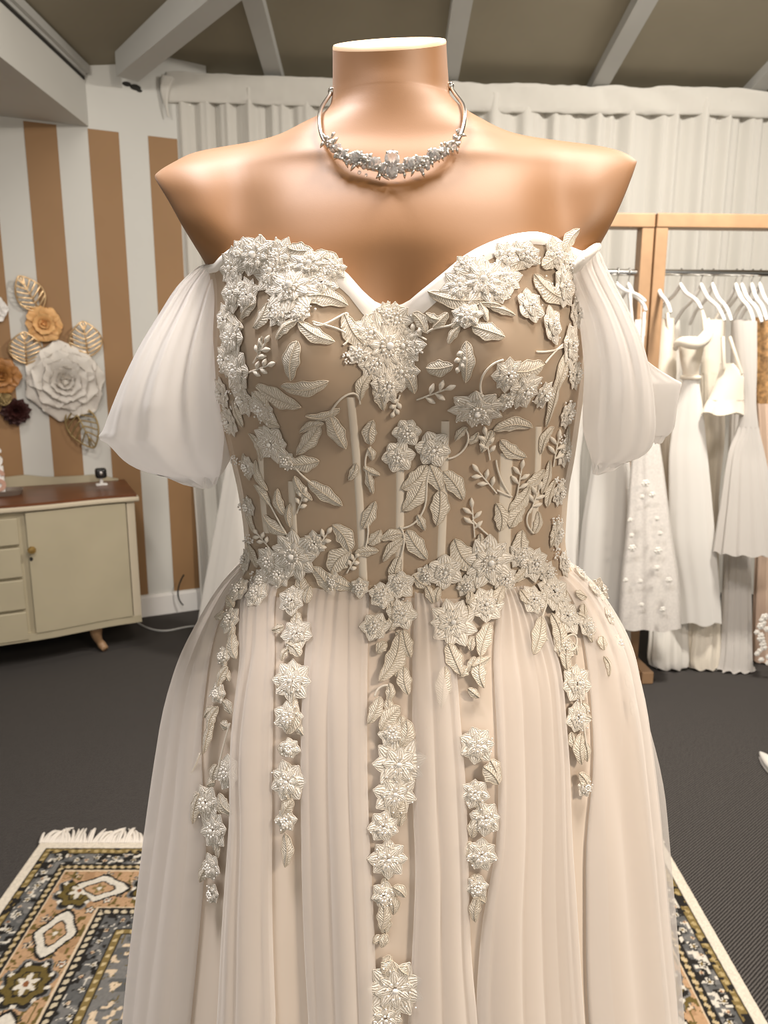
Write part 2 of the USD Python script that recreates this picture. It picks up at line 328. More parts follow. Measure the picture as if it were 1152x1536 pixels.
xx = np.linspace(-LEN * .98, -.02, 60); hh = .035 + .05 * np.exp(-((xx + LEN / 2) / .28) ** 2) + .014 * np.exp(-((xx + .45) / .07) ** 2)
hh *= smoothstep(-.02, -.12, xx) * .75 + .25
bs = MB(); loop = [np.c_[xx, 0 * xx + y, hh * k] + [0, 0, ZTOP + .003] for y, k in ((DEP - .02, 0), (DEP - .02, 1), (DEP, 1), (DEP, 0))]
obj('backsplash', bs.grid(np.array(loop)).out(), M['cream'], side, 20)
def leg(x0, y0):
    p = spline([(x0, y0, ZBOT + .02), (x0 - .012, y0 - .012, ZBOT * .6), (x0 + .005, y0 - .002, ZBOT * .25), (x0 + .02, y0 - .025, .016)], 14)
    b = MB().tube(p, np.interp(np.linspace(0, 1, 14), [0, .3, .7, .85, 1], [.034, .03, .017, .02, .016]), 10)
    obj('leg', b.out(), M['wood'], side, True)
lx = float(tolocal(atz(152, 975, .03))[0])
for x0, y0 in ((lx, .06), (-LEN + .1, .06), (-.08, DEP - .05), (-LEN + .1, DEP - .05)): leg(x0, y0)
# things on the sideboard
p = atz(152.5, 728, ZTOP + .004)
cmr = thing('desk_camera', 'small black cube camera on a white stem and base, on the sideboard', 'camera', p, math.degrees(WANG))
k = .0033
obj('base', rbox((-8 * k, -6 * k, 0), (8 * k, 6 * k, 3 * k), .003), M['white'], cmr)
obj('stem', MB().grid(lathe([(0, 3 * k), (2.6 * k, 3 * k), (2.0 * k, 12 * k), (0, 13 * k)], 12), wrap=True).out(), M['white'], cmr)
hd = obj('camera_head', rbox((-8 * k, -8 * k, 11 * k), (8 * k, 8 * k, 26 * k), .012), M['black'], cmr)
G = lathe([(0, .001), (.006, .001), (.008, 0)], 16); obj('lens', MB().grid(np.stack([G[..., 0], -8 * k - G[..., 2], G[..., 1] + 19 * k], -1), wrap=True).out(), M['hook'], hd)
p = atz(-2, 742, ZTOP + .004)
tr = thing('tray', 'rounded grey brown tray on the sideboard holding the letter block', 'tray', p, math.degrees(WANG))
a = np.linspace(0, 2 * PI, 33)[:-1]; S = lambda e, r: np.sign(r) * np.abs(r) ** e
ring = lambda rx, ry, zz: np.c_[rx * S(.6, np.cos(a)), ry * S(.6, np.sin(a)), 0 * a + zz]
obj('tray_body', MB().grid(np.array([ring(.0, .0, 0), ring(.095, .062, 0), ring(.105, .072, .022), ring(.100, .067, .022), ring(.090, .058, .006), ring(0, 0, .006)]), wrap=True).out(), M['tray'], tr, 30)
lb = thing('letter_block', 'white block sign with a raised pinkish letter s, on the tray', 'sign', p + np.array([0, 0, .007]), math.degrees(WANG))
obj('block', rbox((-.075, -.022, 0), (.030, .022, .125), .003), M['white'], lb)
def letters(txt, h, x0, y0, z0, m, parent, depth=.006):
    t = meshkit.text_mesh(txt, h, depth, bold=True); v = np.array(t.vertices); v = np.c_[v[:, 0] + x0, y0 - v[:, 2], v[:, 1] + z0]
    obj('letter', (v, t.faces), m, parent)
letters('S', .095, -.045, -.022, .015, M['pink'], lb)
top_s = meshkit.text_mesh('S', .085, .03, bold=True); v = np.array(top_s.vertices)
obj('standing_letter', (np.c_[v[:, 0] - .042, .015 - v[:, 2], v[:, 1] + .126], top_s.faces), M['white'], lb)

# ------------------------------------------------------------------ paper flowers and gilt leaves on the wall
def wall_frame(p):
    T = np.eye(4); T[:3, 0], T[:3, 1], T[:3, 2], T[:3, 3] = WD, (0, 0, 1), WN, p; return T
def petal_sheet(w, l, tilt, curl, ns=9, nt=9, ruffle=0, seed=0):
    """a petal from the origin outwards along +x, tilt = angle it stands off the wall, curl = how far its lip rolls back"""
    s = np.linspace(0, 1, ns)[:, None]; t = np.linspace(-1, 1, nt)[None, :]
    wd = w * (.35 + .65 * np.sin(np.clip(s * 1.05, 0, 1) * PI * .62) ** .8) * np.where(s > .8, np.sqrt(np.maximum(1 - ((s - .8) / .22) ** 2, .02)), 1)
    ang = tilt - curl * s ** 2; r = np.cumsum(np.r_[np.zeros((1, 1)), np.cos((ang[1:] + ang[:-1]) / 2) * l / (ns - 1)], 0); h = np.cumsum(np.r_[np.zeros((1, 1)), np.sin((ang[1:] + ang[:-1]) / 2) * l / (ns - 1)], 0)
    cup = .35 * w * t ** 2 * (1 - .8 * s)
    ru = ruffle * w * np.sin(t * 5 + seed) * s ** 3
    return np.stack([r + 0 * t - .12 * l * t ** 2 * s, wd * t, h + cup + ru + .002 * seed % .003], -1)
def paper_rose(p, R, m, label, rings, tiltfac=1.0, cat='paper flower'):
    o = thing('paper_flower', label, cat, group='paper flowers on the striped wall'); T = wall_frame(p)
    g = np.random.default_rng(int(R * 1e4) + len(label))
    for k, (n, rr, l, w, tl, cl) in enumerate(rings):
        for q in range(n):
            an = q * 2 * PI / n + k * .7 + g.uniform(-.12, .12); P = petal_sheet(w * R, l * R * g.uniform(.92, 1.06), tl * tiltfac, cl, ruffle=.10, seed=q * 1.7 + k)
            P = P + [rr * R, 0, .012 + .004 * k + .12 * R * (k / len(rings))]
            c_, s_ = math.cos(an), math.sin(an); Q = np.stack([P[..., 0] * c_ - P[..., 1] * s_, P[..., 0] * s_ + P[..., 1] * c_, P[..., 2]], -1)
            Q = Q @ T[:3, :3].T + T[:3, 3]; nn = (T[:3, 2] * .0016)
            b = MB().grid(Q).grid(Q - nn, flip=True); obj('petal', b.out(), m, o, True)
    s = trimesh.creation.icosphere(2, 1.0); s.apply_scale((.13 * R, .13 * R, .2 * R)); s.apply_transform(T); s.apply_translation(T[:3, 2] * (.16 * R + .012)); obj('flower_heart', s, m, o, True)
    return o
PXW = 3.68 / 1130
rose = [(7, .10, .90, .46, .28, .75), (6, .08, .74, .40, .55, .85), (6, .06, .58, .33, .80, .85), (5, .05, .44, .27, 1.0, .7), (4, .04, .32, .22, 1.2, .5), (3, .02, .24, .16, 1.4, .3)]
small = [(6, .08, .92, .50, .40, .8), (5, .06, .62, .38, .85, .8), (4, .04, .40, .26, 1.15, .6), (3, .02, .26, .18, 1.35, .3)]
paper_rose(onwall(97, 571), 60 * PXW, M['paper'], 'big white paper rose, largest of the flowers on the striped wall', rose)
paper_rose(onwall(66, 486), 28 * PXW, M['peach'], 'small peach orange paper rose above the big white rose', small)
paper_rose(onwall(2, 563), 29 * PXW, M['amber'], 'dark amber paper rose left of the big white rose, at the photo edge', small)
pom = [(12, .05, .95, .26, .25, .3), (12, .04, .90, .24, .6, .4), (10, .03, .85, .22, .95, .4), (8, .02, .8, .2, 1.25, .3)]
paper_rose(onwall(24, 617), 22 * PXW, M['burgundy'], 'near black burgundy paper flower under the amber rose', pom)
paper_rose(onwall(-12, 464), 21 * PXW, M['white'], 'plain white paper flower cut by the left photo edge', [(7, .1, .9, .5, .15, .2), (5, .05, .6, .4, .5, .5)])
def gilt_leaf(base, tip, w, m, label, off=.02, lift=.03):
    """an openwork leaf: rim, midrib and side veins of flat wire"""
    o = thing('gilt_leaf', label, 'leaf ornament', group='openwork leaves on the striped wall'); A, B = onwall(*base, off), onwall(*tip, off + lift); L = np.linalg.norm(B - A); ax = (B - A) / L; sd = np.cross(WN, ax); sd /= np.linalg.norm(sd)
    W = w * PXW / 2; s = np.linspace(0, 1, 26); prof = np.sin(PI * s ** .85) ** .75
    pt = lambda s_, t_: A + ax * (L * s_) + sd * (W * t_) + WN * (.012 * (1 - t_ ** 2) * math.sin(PI * s_))
    for sg in (-1, 1): obj('rim', MB().tube([pt(a_, sg * b_) for a_, b_ in zip(s, prof)], .0045, 6).out(), m, o, True)
    obj('midrib', MB().tube([pt(a_, 0) for a_ in np.linspace(-.08, 1, 16)], np.linspace(.005, .003, 16), 6).out(), m, o, True)
    for q in range(6):
        s0 = .1 + .13 * q
        for sg in (-1, 1):
            s1 = min(s0 + .20, .97); tt = np.linspace(0, 1, 7)
            e = float(np.interp(s1, s, prof)); obj('vein', MB().tube([pt(s0 + (s1 - s0) * a_ ** 1.2, sg * e * a_) for a_ in tt], .0042, 5).out(), m, o, True)
    return o
gilt_leaf((60, 466), (28, 414), 38, M['gold'], 'golden openwork leaf pointing up left above the peach rose')
gilt_leaf((132, 535), (124, 482), 46, M['gold'], 'golden openwork leaf above the right side of the big white rose')
gilt_leaf((40, 545), (36, 498), 44, M['gold'], 'golden openwork leaf between peach rose and amber rose')
gilt_leaf((108, 607), (141, 672), 44, M['bronze'], 'dark bronze openwork leaf hanging below the big white rose')
gilt_leaf((4, 590), (8, 608), 20, M['bronze'], 'small bronze openwork leaf tucked under the amber rose')

# ------------------------------------------------------------------ clothes racks
YR = 3.22
def zat(v, y=YR): return float(aty(576, v, y)[2])
def xat(u, v=440, y=YR): return float(aty(u, v, y)[0])
ztop, zrail = zat(322), zat(409)
def rack(x0, x1, dy, label):
    o = thing('clothes_rack', label, 'clothes rack', (XJ, YR + dy, 0), 4.0, group='clothes racks along the curtain'); pw = .05; x0 -= XJ; x1 -= XJ
    obj('top_beam', rbox((x0, -.035, ztop - .055), (x1, .035, ztop), .005), M['wood'], o)
    for xa in (x0, x1 - pw):
        obj('post', rbox((xa, -.030, .05), (xa + pw, .030, ztop - .053), .004), M['wood'], o)
        obj('foot', rbox((xa, -.20, 0), (xa + pw, .24, .055), .006), M['wood'], o)
    G = lathe([(.0001, x0 + pw - .003), (.013, x0 + pw - .003), (.013, x1 - pw + .003), (.0001, x1 - pw + .003)], 12); obj('rail', MB().grid(np.stack([G[..., 2], G[..., 0], G[..., 1] + zrail], -1), wrap=True).out(), M['chrome'], o, 40)
    return o
XJ = xat(977, 360)
rack(xat(400), XJ - .002, 0, 'oak framed clothes rack mostly hidden behind the mannequin')
rack(XJ + .002, XJ + 1.55, -.01, 'oak framed clothes rack full of gowns at the right of the photo')
def hanger(u0, u1, v1, label, v0=427):
    """white wishbone hanger: its near arm runs from (u0, v0) down to (u1, v1) and towards the viewer"""
    yr = YR + .07 * (xat(u0) - XJ); p = aty(u0, v0, yr - .01); o = thing('hanger', label, 'hanger', p, group='hangers on the rack rails'); q = aty(u1, v1, yr - .17) - p
    s = np.linspace(-1, 1, 25)[:, None]; d = np.array([q[0], q[1], 0]); drop = q[2]
    prof = np.abs(s) ; sag = drop * (prof + .07 * np.sin(2 * PI * prof))
    obj('arms', MB().tube(s * d + np.c_[0 * s, 0 * s, sag], np.interp(np.abs(s[:, 0]), [0, .9, 1], [.0085, .0075, .006]), 8).out(), M['white'], o, True)
    h = zrail - p[2]
    cv = spline([(0, 0, .0), (0, 0, h * .55), (0, -.006, h - .012), (0, .004, h + .017), (0, .018, h + .004), (0, .016, h - .010)], 18)
    obj('hook', MB().tube(cv, .0022, 6).out(), M['hook'], o, True)
HL = [(926, 968, 452, 'white hanger furthest left on the rail, above the mannequin sleeve'), (943, 969, 466, 'white hanger just left of the two joined rack posts'),
      (986, 1006, 469, 'white hanger just right of the two joined rack posts'), (1021, 1052, 463, 'white hanger above the cream gown with a draped bow neckline'),
      (1052, 1087, 481, 'white hanger above the strappy cream camisole top, left of a close pair'), (1069, 1097, 481, 'white hanger above the strappy cream camisole top, right of a close pair'),
      (1104, 1131, 482, 'white hanger above the sheer white tulle gown'), (1113, 1143, 483, 'white hanger tight behind the one over the tulle gown'),
      (1128, 1150, 480, 'white hanger above the brown gold gown'), (1140, 1166, 484, 'white hanger furthest right on the rail')]
for h in HL: hanger(*h)

M['satin'] = plain('gown_satin', (.82, .79, .73), .38, sheen_weight=.3)
M['cream_satin'] = plain('gown_cream', (.84, .77, .65), .4, sheen_weight=.3)
M['white_gown'] = cloth('gown_white', (.86, .84, .80), .2)
M['grey_tulle'] = cloth('gown_tulle', (.78, .75, .71), .3)
M['blush'] = plain('gown_blush', (.70, .52, .40), .6)
M['brown_lace'] = plain('gown_brown', (.42, .24, .10), .6, noise=(60, .5))
M['sparkle'] = plain('gown_sparkle', (.80, .76, .71), .4, noise=(120, .08), bump=(300, .002))
def gown(label, y, rows, mat_, split=None, folds=9, amp=.10, mat2=None, depth=.55, dmax=.12, yb=None, seed=0, straps=(), band=None, name='hanging_gown', zmin=.01):
    """rows: (v, u left, u right) of its outline at distance y, top to bottom. split: v where the bodice ends."""
    o = thing(name, label, 'wedding dress', group='gowns hanging on the racks'); tb = table(rows); v0, v1 = min(r[0] for r in rows), max(r[0] for r in rows)
    g = np.random.default_rng(seed); ph = g.uniform(0, 6, 4)
    def part(va, vb, nm, m, fa, n=None):
        vs = np.linspace(va, vb, n or max(6, int((vb - va) / 9))); th = np.linspace(0, 2 * PI, 97)[:-1]; P = []
        for v in vs:
            ul, ur = tb(v); k = (v - v0) / (v1 - v0); yk = y if yb is None else y + (yb - y) * float(smoothstep(.55, .98, k)); L, Rr = aty(ul, v, yk), aty(ur, v, yk); cx, w, zz = (L[0] + Rr[0]) / 2, (Rr[0] - L[0]) / 2, max(L[2], zmin)
            f = fa * (.25 + .75 * k) * (np.sin(folds * th + ph[0] + .6 * np.sin(2 * th + ph[1])) + .4 * np.sin((folds * 2 + 1) * th + ph[2]))
            r = 1 + f; dep = min(max(w * depth, .04), dmax)
            P.append(np.c_[cx + w * np.cos(th) * np.minimum(r, 1.06), yk + dep * np.sin(th) * r, 0 * th + zz + .006 * np.sin(folds * th) * (vb == v1) * (v > vb - 8)])
        b = MB().grid(np.array(P), wrap=True)
        for row in (P[0], P[-1]): b.add(np.vstack([row, row.mean(0)]), [(i, (i + 1) % 96, 96) for i in range(96)])
        obj(nm, b.out(), m, o, 60)
    if split: part(v0, split, 'bodice', mat2 or mat_, amp * .25); part(split, v1, 'skirt', mat_, amp)
    else: part(v0, v1, 'skirt', mat_, amp)
    for (ua, va, ub, vb) in straps:
        obj('strap', MB().tube([aty(ua, va, y - .03), aty((ua + ub) / 2, (va + vb) / 2, y - .04), aty(ub, vb, y - .03)], .008, 6).out(), mat2 or mat_, o, True)
    if band:
        v = band; ul, ur = tb(v); L, Rr = aty(ul, v, y), aty(ur, v, y); th = np.linspace(0, 2 * PI, 41)[:-1]; w = (Rr[0] - L[0]) / 2
        ringp = np.c_[(L[0] + Rr[0]) / 2 + (w + .004) * np.cos(th), y + (max(w * depth, .04) + .004) * np.sin(th), 0 * th + L[2]]
        obj('waistband', MB().tube(np.vstack([ringp, ringp[:1]]), .009, 6).out(), mat2 or mat_, o, True)
    return o
gown('plain white satin gown hanging beyond the left side of the bridal waist', 3.34, [(470, 385, 440), (560, 375, 450), (640, 352, 440), (700, 341, 440), (800, 324, 440), (900, 306, 440), (945, 299, 440)], M['white_gown'], 560, 7, .06, seed=1)
gown('white gown with a puffed shoulder seen just right of the bridal bodice', 3.24, [(470, 820, 880), (560, 820, 880), (640, 812, 874), (700, 815, 868), (850, 808, 866), (985, 806, 868)], M['white_gown'], 640, 8, .08, mat2=M['satin'], seed=2)
gown('wide plain white satin skirted gown below the right bridal sleeve', 3.20, [(450, 905, 935), (560, 900, 930), (640, 895, 935), (700, 887, 945), (800, 872, 944), (960, 862, 946)], M['white_gown'], 600, 5, .05, seed=3)
g3 = gown('sparkling tulle gown scattered with white cloth blossoms, lifted off the floor', 3.02, [(545, 950, 964), (580, 948, 972), (640, 949, 985), (720, 944, 998), (800, 938, 1008), (880, 930, 1020), (938, 927, 1023)], M['sparkle'], 600, 6, .08, seed=4, dmax=.09, straps=((944, 440, 953, 548), (966, 468, 961, 548)))
bl = np.random.default_rng(5)
def blossom(p, r, parent, m):
    b = MB()
    for k in range(6):
        a = k * PI / 3 + bl.uniform(0, .3); s = trimesh.creation.icosphere(1, r * .5); s.apply_scale((1, .45, .8)); s.apply_translation(p + np.array([r * .6 * math.cos(a), -.003, r * .6 * math.sin(a)])); b.mesh(s)
    s = trimesh.creation.icosphere(1, r * .35); s.apply_scale((1, .8, 1)); s.apply_translation(p + np.array([0, -.006, 0])); b.mesh(s); obj('blossom', b.out(), m, parent, True)
for u, v, r in ((968, 725, 6), (978, 742, 5), (963, 745, 4), (948, 822, 6), (987, 826, 6), (985, 852, 5), (945, 780, 4), (985, 778, 4), (938, 870, 4), (1003, 870, 5), (960, 872, 4), (962, 907, 4), (994, 914, 5), (947, 803, 4), (990, 800, 4)):
    blossom(aty(u, v, 2.92), r * .0026, g3, M['satin'])
g4 = gown('white satin gown with draped bow neckline and long plain skirt, in front on the rack', 3.14, [(505, 1018, 1060), (535, 1020, 1052), (566, 1026, 1046), (585, 1020, 1049), (620, 1012, 1054), (700, 1003, 1062), (800, 1003, 1071), (900, 1017, 1079), (932, 1019, 1081)], M['white_gown'], 567, 5, .06, band=566, mat2=M['cream_satin'], seed=6)
b = MB(); sp_ = spline([aty(1013, 524, 3.08), aty(1028, 513, 3.035), aty(1046, 515, 3.025), aty(1060, 503, 3.04), aty(1070, 488, 3.08)], 20); b.tube(sp_, np.interp(np.linspace(0, 1, 20), [0, .3, .65, 1], [.010, .024, .024, .008]), 10)
sp_ = spline([aty(1060, 500, 3.05), aty(1057, 482, 3.08), aty(1053, 466, 3.1)], 10); b.tube(sp_, np.linspace(.014, .006, 10), 8)
obj('bow', b.out(), M['cream_satin'], g4, True)
gown('cream satin gown with a one shoulder bodice beside the rack posts', 3.27, [(478, 992, 1010), (500, 985, 1012), (560, 980, 1014), (590, 985, 1010), (760, 990, 1008), (930, 985, 1005)], M['cream_satin'], 590, 6, .08, seed=7, straps=((1001, 470, 1003, 500),))
g5 = gown('strappy cream satin camisole top with a flared hem hanging over a slim skirt', 3.08, [(545, 1083, 1098), (562, 1078, 1116), (590, 1068, 1115), (612, 1057, 1116), (620, 1054, 1117)], M['cream_satin'], 600, 4, .06, seed=8, straps=((1084, 505, 1086, 552), (1094, 505, 1112, 560)))
gown('slim ivory satin gown whose puddled hem rests near the floor under the bow gown', 3.36, [(480, 1056, 1088), (560, 1052, 1086), (640, 1052, 1086), (760, 1050, 1076), (900, 1036, 1078), (960, 1032, 1080), (985, 1029, 1079), (1008, 1034, 1077)], M['cream_satin'], 560, 7, .10, seed=9, yb=3.18, straps=((1062, 478, 1066, 500),))
gown('ivory satin gown with a ruffled train touching the floor under the blossom gown', 3.48, [(480, 1000, 1018), (560, 996, 1022), (760, 985, 1020), (900, 978, 1030), (960, 975, 1032), (985, 973, 1033), (1006, 980, 1029)], M['satin'], 560, 7, .13, seed=10, yb=3.18)
gown('short layered white tulle gown with a see-through top at the right photo edge', 3.08, [(482, 1100, 1134), (540, 1104, 1134), (600, 1112, 1132), (640, 1108, 1136), (680, 1094, 1146), (760, 1082, 1160), (828, 1072, 1172)], M['grey_tulle'], 640, 12, .07, seed=11)
gown('long grey white tulle gown pooling on the floor beneath the short tulle gown', 3.34, [(480, 1098, 1122), (600, 1096, 1122), (800, 1088, 1124), (920, 1083, 1126), (985, 1079, 1127), (1014, 1072, 1130)], M['grey_tulle'], 600, 11, .10, seed=12, yb=3.16)
g13 = gown('brown and gold embroidered gown near the right photo edge', 3.26, [(476, 1134, 1165), (540, 1130, 1166), (600, 1134, 1164), (700, 1138, 1170), (900, 1132, 1178), (1000, 1128, 1184)], M['blush'], 605, 8, .08, mat2=M['brown_lace'], seed=13)
for k in range(16):
    blossom(aty(1134 + bl.uniform(0, 20), 925 + 4.6 * k, 3.06), .011 + .006 * bl.random(), g13, M['satin'])
o = thing('price_tag', 'blank white paper tag hanging by the left rack post above the sleeve', 'tag', aty(960, 492, 3.14))
obj('card', rbox((-.022, -.001, -.032), (.022, .001, .032), .001), M['white'], o); obj('string', MB().tube([(0, 0, .03), (.004, .01, .06), (.006, .02, .09)], .0012, 5).out(), M['white'], o)
# white pointed thing at the right edge of the floor
p0, p1, p2 = (atz(u, v, .012) for u, v in ((1139, 1132), (1152, 1146), (1175, 1165)))
o = thing('white_slipper', 'pointed white slipper toe lying on the carpet at the right photo edge', 'shoe')
tt = np.linspace(0, 1, 14); ctr = spline([p0, p1, p2], 14); rad = .004 + .030 * np.sin(np.clip(tt * 1.3, 0, 1) * PI / 2) ** .8; an = np.linspace(0, 2 * PI, 17)[:-1]
sd = np.array([.75, .66, 0]); G = ctr[:, None] + rad[:, None, None] * np.cos(an)[None, :, None] * sd + np.c_[0 * tt, 0 * tt, rad * .55][:, None] * np.sin(an)[None, :, None]
G[..., 2] = np.maximum(G[..., 2] + .010, .004)
obj('upper', MB().grid(np.concatenate([ctr[None, :1].repeat(16, 1), G, ctr[None, -1:].repeat(16, 1)]), wrap=True).out(), M['satin'], o, True)
obj('sole', MB().grid(np.stack([ctr + sd * rad[:, None] * -.9 - [0, 0, .008], ctr + sd * rad[:, None] * .9 - [0, 0, .008]], 1)).out(), M['white'], o)

# ------------------------------------------------------------------ oriental rug
RX0, RX1, RY1, RY0 = -.985, .80, 1.925, -.45
U, V_ = 1.0, 1.0
fine = np.arange(RY1, 1.02, -.0032); coarse = np.arange(1.02, RY0, -.02); yy = np.r_[fine, coarse]; W = RX1 - RX0; xx = np.arange(0, W + .0016, .0032)
vx, vy = np.meshgrid(xx, RY1 - yy)                          # u across, v from the far end
def N(a, b, s, o=0.0): return snoise(np.stack([a * s, b * s, 0 * a + o], -1).reshape(-1, 3)).reshape(a.shape)
um = np.minimum(vx, W - vx); d_side, d_end = um - .030, vy - .028
d = np.minimum(d_side, d_end); onside = d_side < d_end
s_al = np.where(onside, vy, np.abs(vx - W / 2))             # along the border
CO = dict(white=(.66, .60, .50), gold=(.20, .145, .055), slate=(.105, .106, .104), black=(.022, .02, .018), cream=(.60, .48, .34), peach=(.44, .28, .16), olive=(.13, .095, .03), pale=(.62, .58, .50), grey=(.17, .166, .158), rust=(.22, .09, .04))
col = np.zeros(vx.shape + (3,)); col[:] = CO['white']
def put(mask, c): col[mask] = CO[c] if isinstance(c, str) else c
def cells(a, b, p, q): return (a / p - np.floor(a / p) - .5) * p, (b / q - np.floor(b / q) - .5) * q, np.floor(a / p)
def band(d0, d1): return (d >= d0) & (d < d1)
n1, n2, n3 = N(vx, vy, 55), N(vx, vy, 95, 4), N(vx, vy, 30, 8)
def guard(d0, d1, base, bead, pitch, w, l):
    m = band(d0, d1); put(m, base); a, _, i = cells(s_al, d, pitch, 1); sk = a * .8 + (d - (d0 + d1) / 2) * .6
    put(m & ((a / l) ** 2 + ((d - (d0 + d1) / 2 + .3 * a) / w) ** 2 < 1), bead); put(m & ((d < d0 + .0032) | (d > d1 - .0032)), 'black')
    return m, a, i
def flowers(m, pitch, r, off, c1, c2, c3, mid, jit=.35, p6=5):
    """rows of small flowers with a heart, petals and a dark outline"""
    a, _, i = cells(s_al + off, d, pitch, 1); jd = (np.sin(i * 12.9898 + off * 50) * 43758.5 % 1 - .5) * 2
    b = d - mid - jd * jit * r * 2; rr = np.hypot(a, b); th = np.arctan2(b, a); pr = r * (.75 + .25 * np.cos(p6 * th + i))
    put(m & (rr < pr * 1.45), c3); put(m & (rr < pr), c1); put(m & (rr < r * .42), c2)
m, a, i = guard(0, .024, 'gold', (.40, .31, .15), .022, .0055, .007); put(m & (n2 > .35), 'black')
m = band(.024, .068); put(m, 'slate'); put(m & (n1 > .25), 'grey'); put(m & (n1 < -.42), 'black'); put(m & (n2 > .5), 'pale')
flowers(m, .052, .0095, 0, 'pale', 'gold', 'black', .046); flowers(m, .052, .006, .026, 'cream', 'rust', 'grey', .046, 1.2)
guard(.068, .092, 'black', (.50, .40, .24), .021, .0062, .0068); m = band(.068, .092); a, _, i = cells(s_al + .0105, d, .021, 1); put(m & ((a / .004) ** 2 + ((d - .080) / .004) ** 2 < 1), 'gold')
put(band(.092, .097), 'cream')
B0, B1 = .097, .232; mid = (B0 + B1) / 2; m = band(B0, B1); put(m, 'peach'); put(m & (n3 > .48), (.36, .22, .12))
for off, md, r, cs in ((0, mid - .045, .010, ('cream', 'black', 'slate')), (.03, mid + .045, .010, ('pale', 'rust', 'black')), (.055, mid + .02, .008, ('slate', 'gold', 'black')), (.075, mid - .02, .008, ('cream', 'rust', 'black'))):
    flowers(m, .086, r, off, *cs, md, .5)
put(m & (np.abs(N(vx, vy, 34, 2)) < .04), 'olive'); put(m & (N(vx, vy, 90, 6) > .55), 'olive')
per = .30; a, _, i = cells(s_al + .10, d, per, 1); b = d - mid
wob = 1 + .12 * np.cos(np.arctan2(b * 2.2, a) * 6)
def lens(a, b, la, lb): return np.abs(a / la) ** 1.35 + np.abs(b / lb) ** 1.35 * wob
e = lens(a, b, .085, .050); put(m & (e < 1.0), 'black'); put(m & (e < .84), 'pale'); put(m & (e < .42), 'black'); put(m & (e < .34), 'peach'); rr = np.hypot(a, b); put(m & (rr < .014 * (1 + .4 * np.cos(5 * np.arctan2(b, a)))), 'gold'); put(m & (rr < .006), 'pale')
a, _, i = cells(s_al + .25, d, per, 1); rr = np.hypot(a * .85, b); th = np.arctan2(b, a); w8 = 1 + .10 * np.cos(8 * th)
for r, c in ((.060, 'grey'), (.055, 'black'), (.046, 'olive'), (.030, 'black'), (.026, 'olive')): put(m & (rr * w8 < r), c)
put(m & (rr < .020 * (1 + .35 * np.cos(6 * th))), 'pale'); put(m & (rr < .007), 'rust'); put(m & (rr > .046) & (rr < .056) & (np.cos(9 * th) > .6), 'pale')
put(band(.232, .237), 'cream')
guard(.237, .262, 'black', (.52, .45, .32), .021, .0065, .0075)
m = band(.262, .306); put(m, 'slate'); put(m & (n1 > .3), 'grey'); put(m & (n2 < -.5), 'black'); put(m & (np.abs(N(vx, vy, 26, 12)) < .03), 'pale')
flowers(m, .070, .008, .01, 'pale', 'gold', 'black', .284, .9); flowers(m, .070, .006, .045, 'cream', 'rust', 'black', .284, 1.0)
m, a, i = guard(.306, .326, 'gold', (.50, .40, .22), .024, .005, .005)
# the field: corner spandrels, scalloped edge, scrolls round a medallion
m = d >= .326; fx, fy = vx - W / 2, vy - 1.25
ee = np.sqrt((fx / .52) ** 2 + (fy / .92) ** 2); th = np.arctan2(fy / .92, fx / .52); sc = ee + .035 * np.abs(np.sin(9 * th))
put(m, 'grey'); put(m & (n1 > .4), 'slate'); put(m & (N(vx, vy, 80, 3) > .42), 'cream'); put(m & (np.abs(N(vx, vy, 45, 13)) < .04), 'olive')
put(m & (sc < .97), 'pale'); put(m & (sc < .945), 'black')
q = N(vx, vy, 48, 20); put(m & (sc < .93) & (np.abs(q) < .16), 'olive'); put(m & (sc < .93) & (np.abs(q) < .07), 'cream'); put(m & (sc < .93) & (q > .45), 'rust')
put(m & (sc < .80), 'peach'); put(m & (sc < .79) & (n1 > .45), 'black'); put(m & (sc < .79) & (n2 > .5), 'pale'); put(m & (sc < .79) & (n1 < -.5), 'slate')
col *= (1 + .10 * N(vx, vy, 300, 1))[..., None]
zz_ = .009 + .0008 * N(vx, vy, 160, 2); zz_[0] = .002; zz_[:, 0] = .002; zz_[:, -1] = .002
G = np.stack([RX0 + vx, RY1 - vy, zz_], -1); b = MB().grid(G, flip=True)
M['rug'] = mat('rug_wool', {'a': ('attribute', dict(attribute='wool')), 'p': ('principled_bsdf', dict(roughness=.9, specular_ior_level=.1))}, [('a.color', 'p.base_color')])
rug = thing('rug', 'oriental rug with slate and peach floral borders and white fringe under the bridal gown', 'rug')
mm = usdkit.mesh(stage, str(rug.GetPath()) + '/pile', b.out(), M['rug'], smooth=True)
UsdGeom.PrimvarsAPI(mm).CreatePrimvar('wool', Sdf.ValueTypeNames.Color3fArray, 'vertex').Set(Vt.Vec3fArray.FromNumpy(np.clip(col, 0, 1).reshape(-1, 3).astype(np.float32)))
fr = MB(); g = np.random.default_rng(3)
for x in np.arange(RX0 + .004, RX1, .0062):
    k = g.uniform(.045, .075); lean = .018 * math.sin(x * 37) + .012 * math.sin(x * 91) + g.normal(0, .006); zt_ = g.uniform(.006, .018)
    fr.tube(spline([(x, RY1 - .004, .008), (x + lean * .4, RY1 + k * .5, zt_), (x + lean * 1.3, RY1 + k, .004)], 6), np.array([.0050, .0052, .005, .0045, .0036, .0018]), 5)
obj('fringe', fr.out(), plain('fringe_cotton', (.72, .67, .60), .8), rug, True, kind='stuff')
# ------------------------------------------------------------------ mannequin
Y0 = .70
def Z0(v): return float(aty(576, v, Y0)[2])
def Xp(u, v): return float(aty(u, v, Y0)[0])
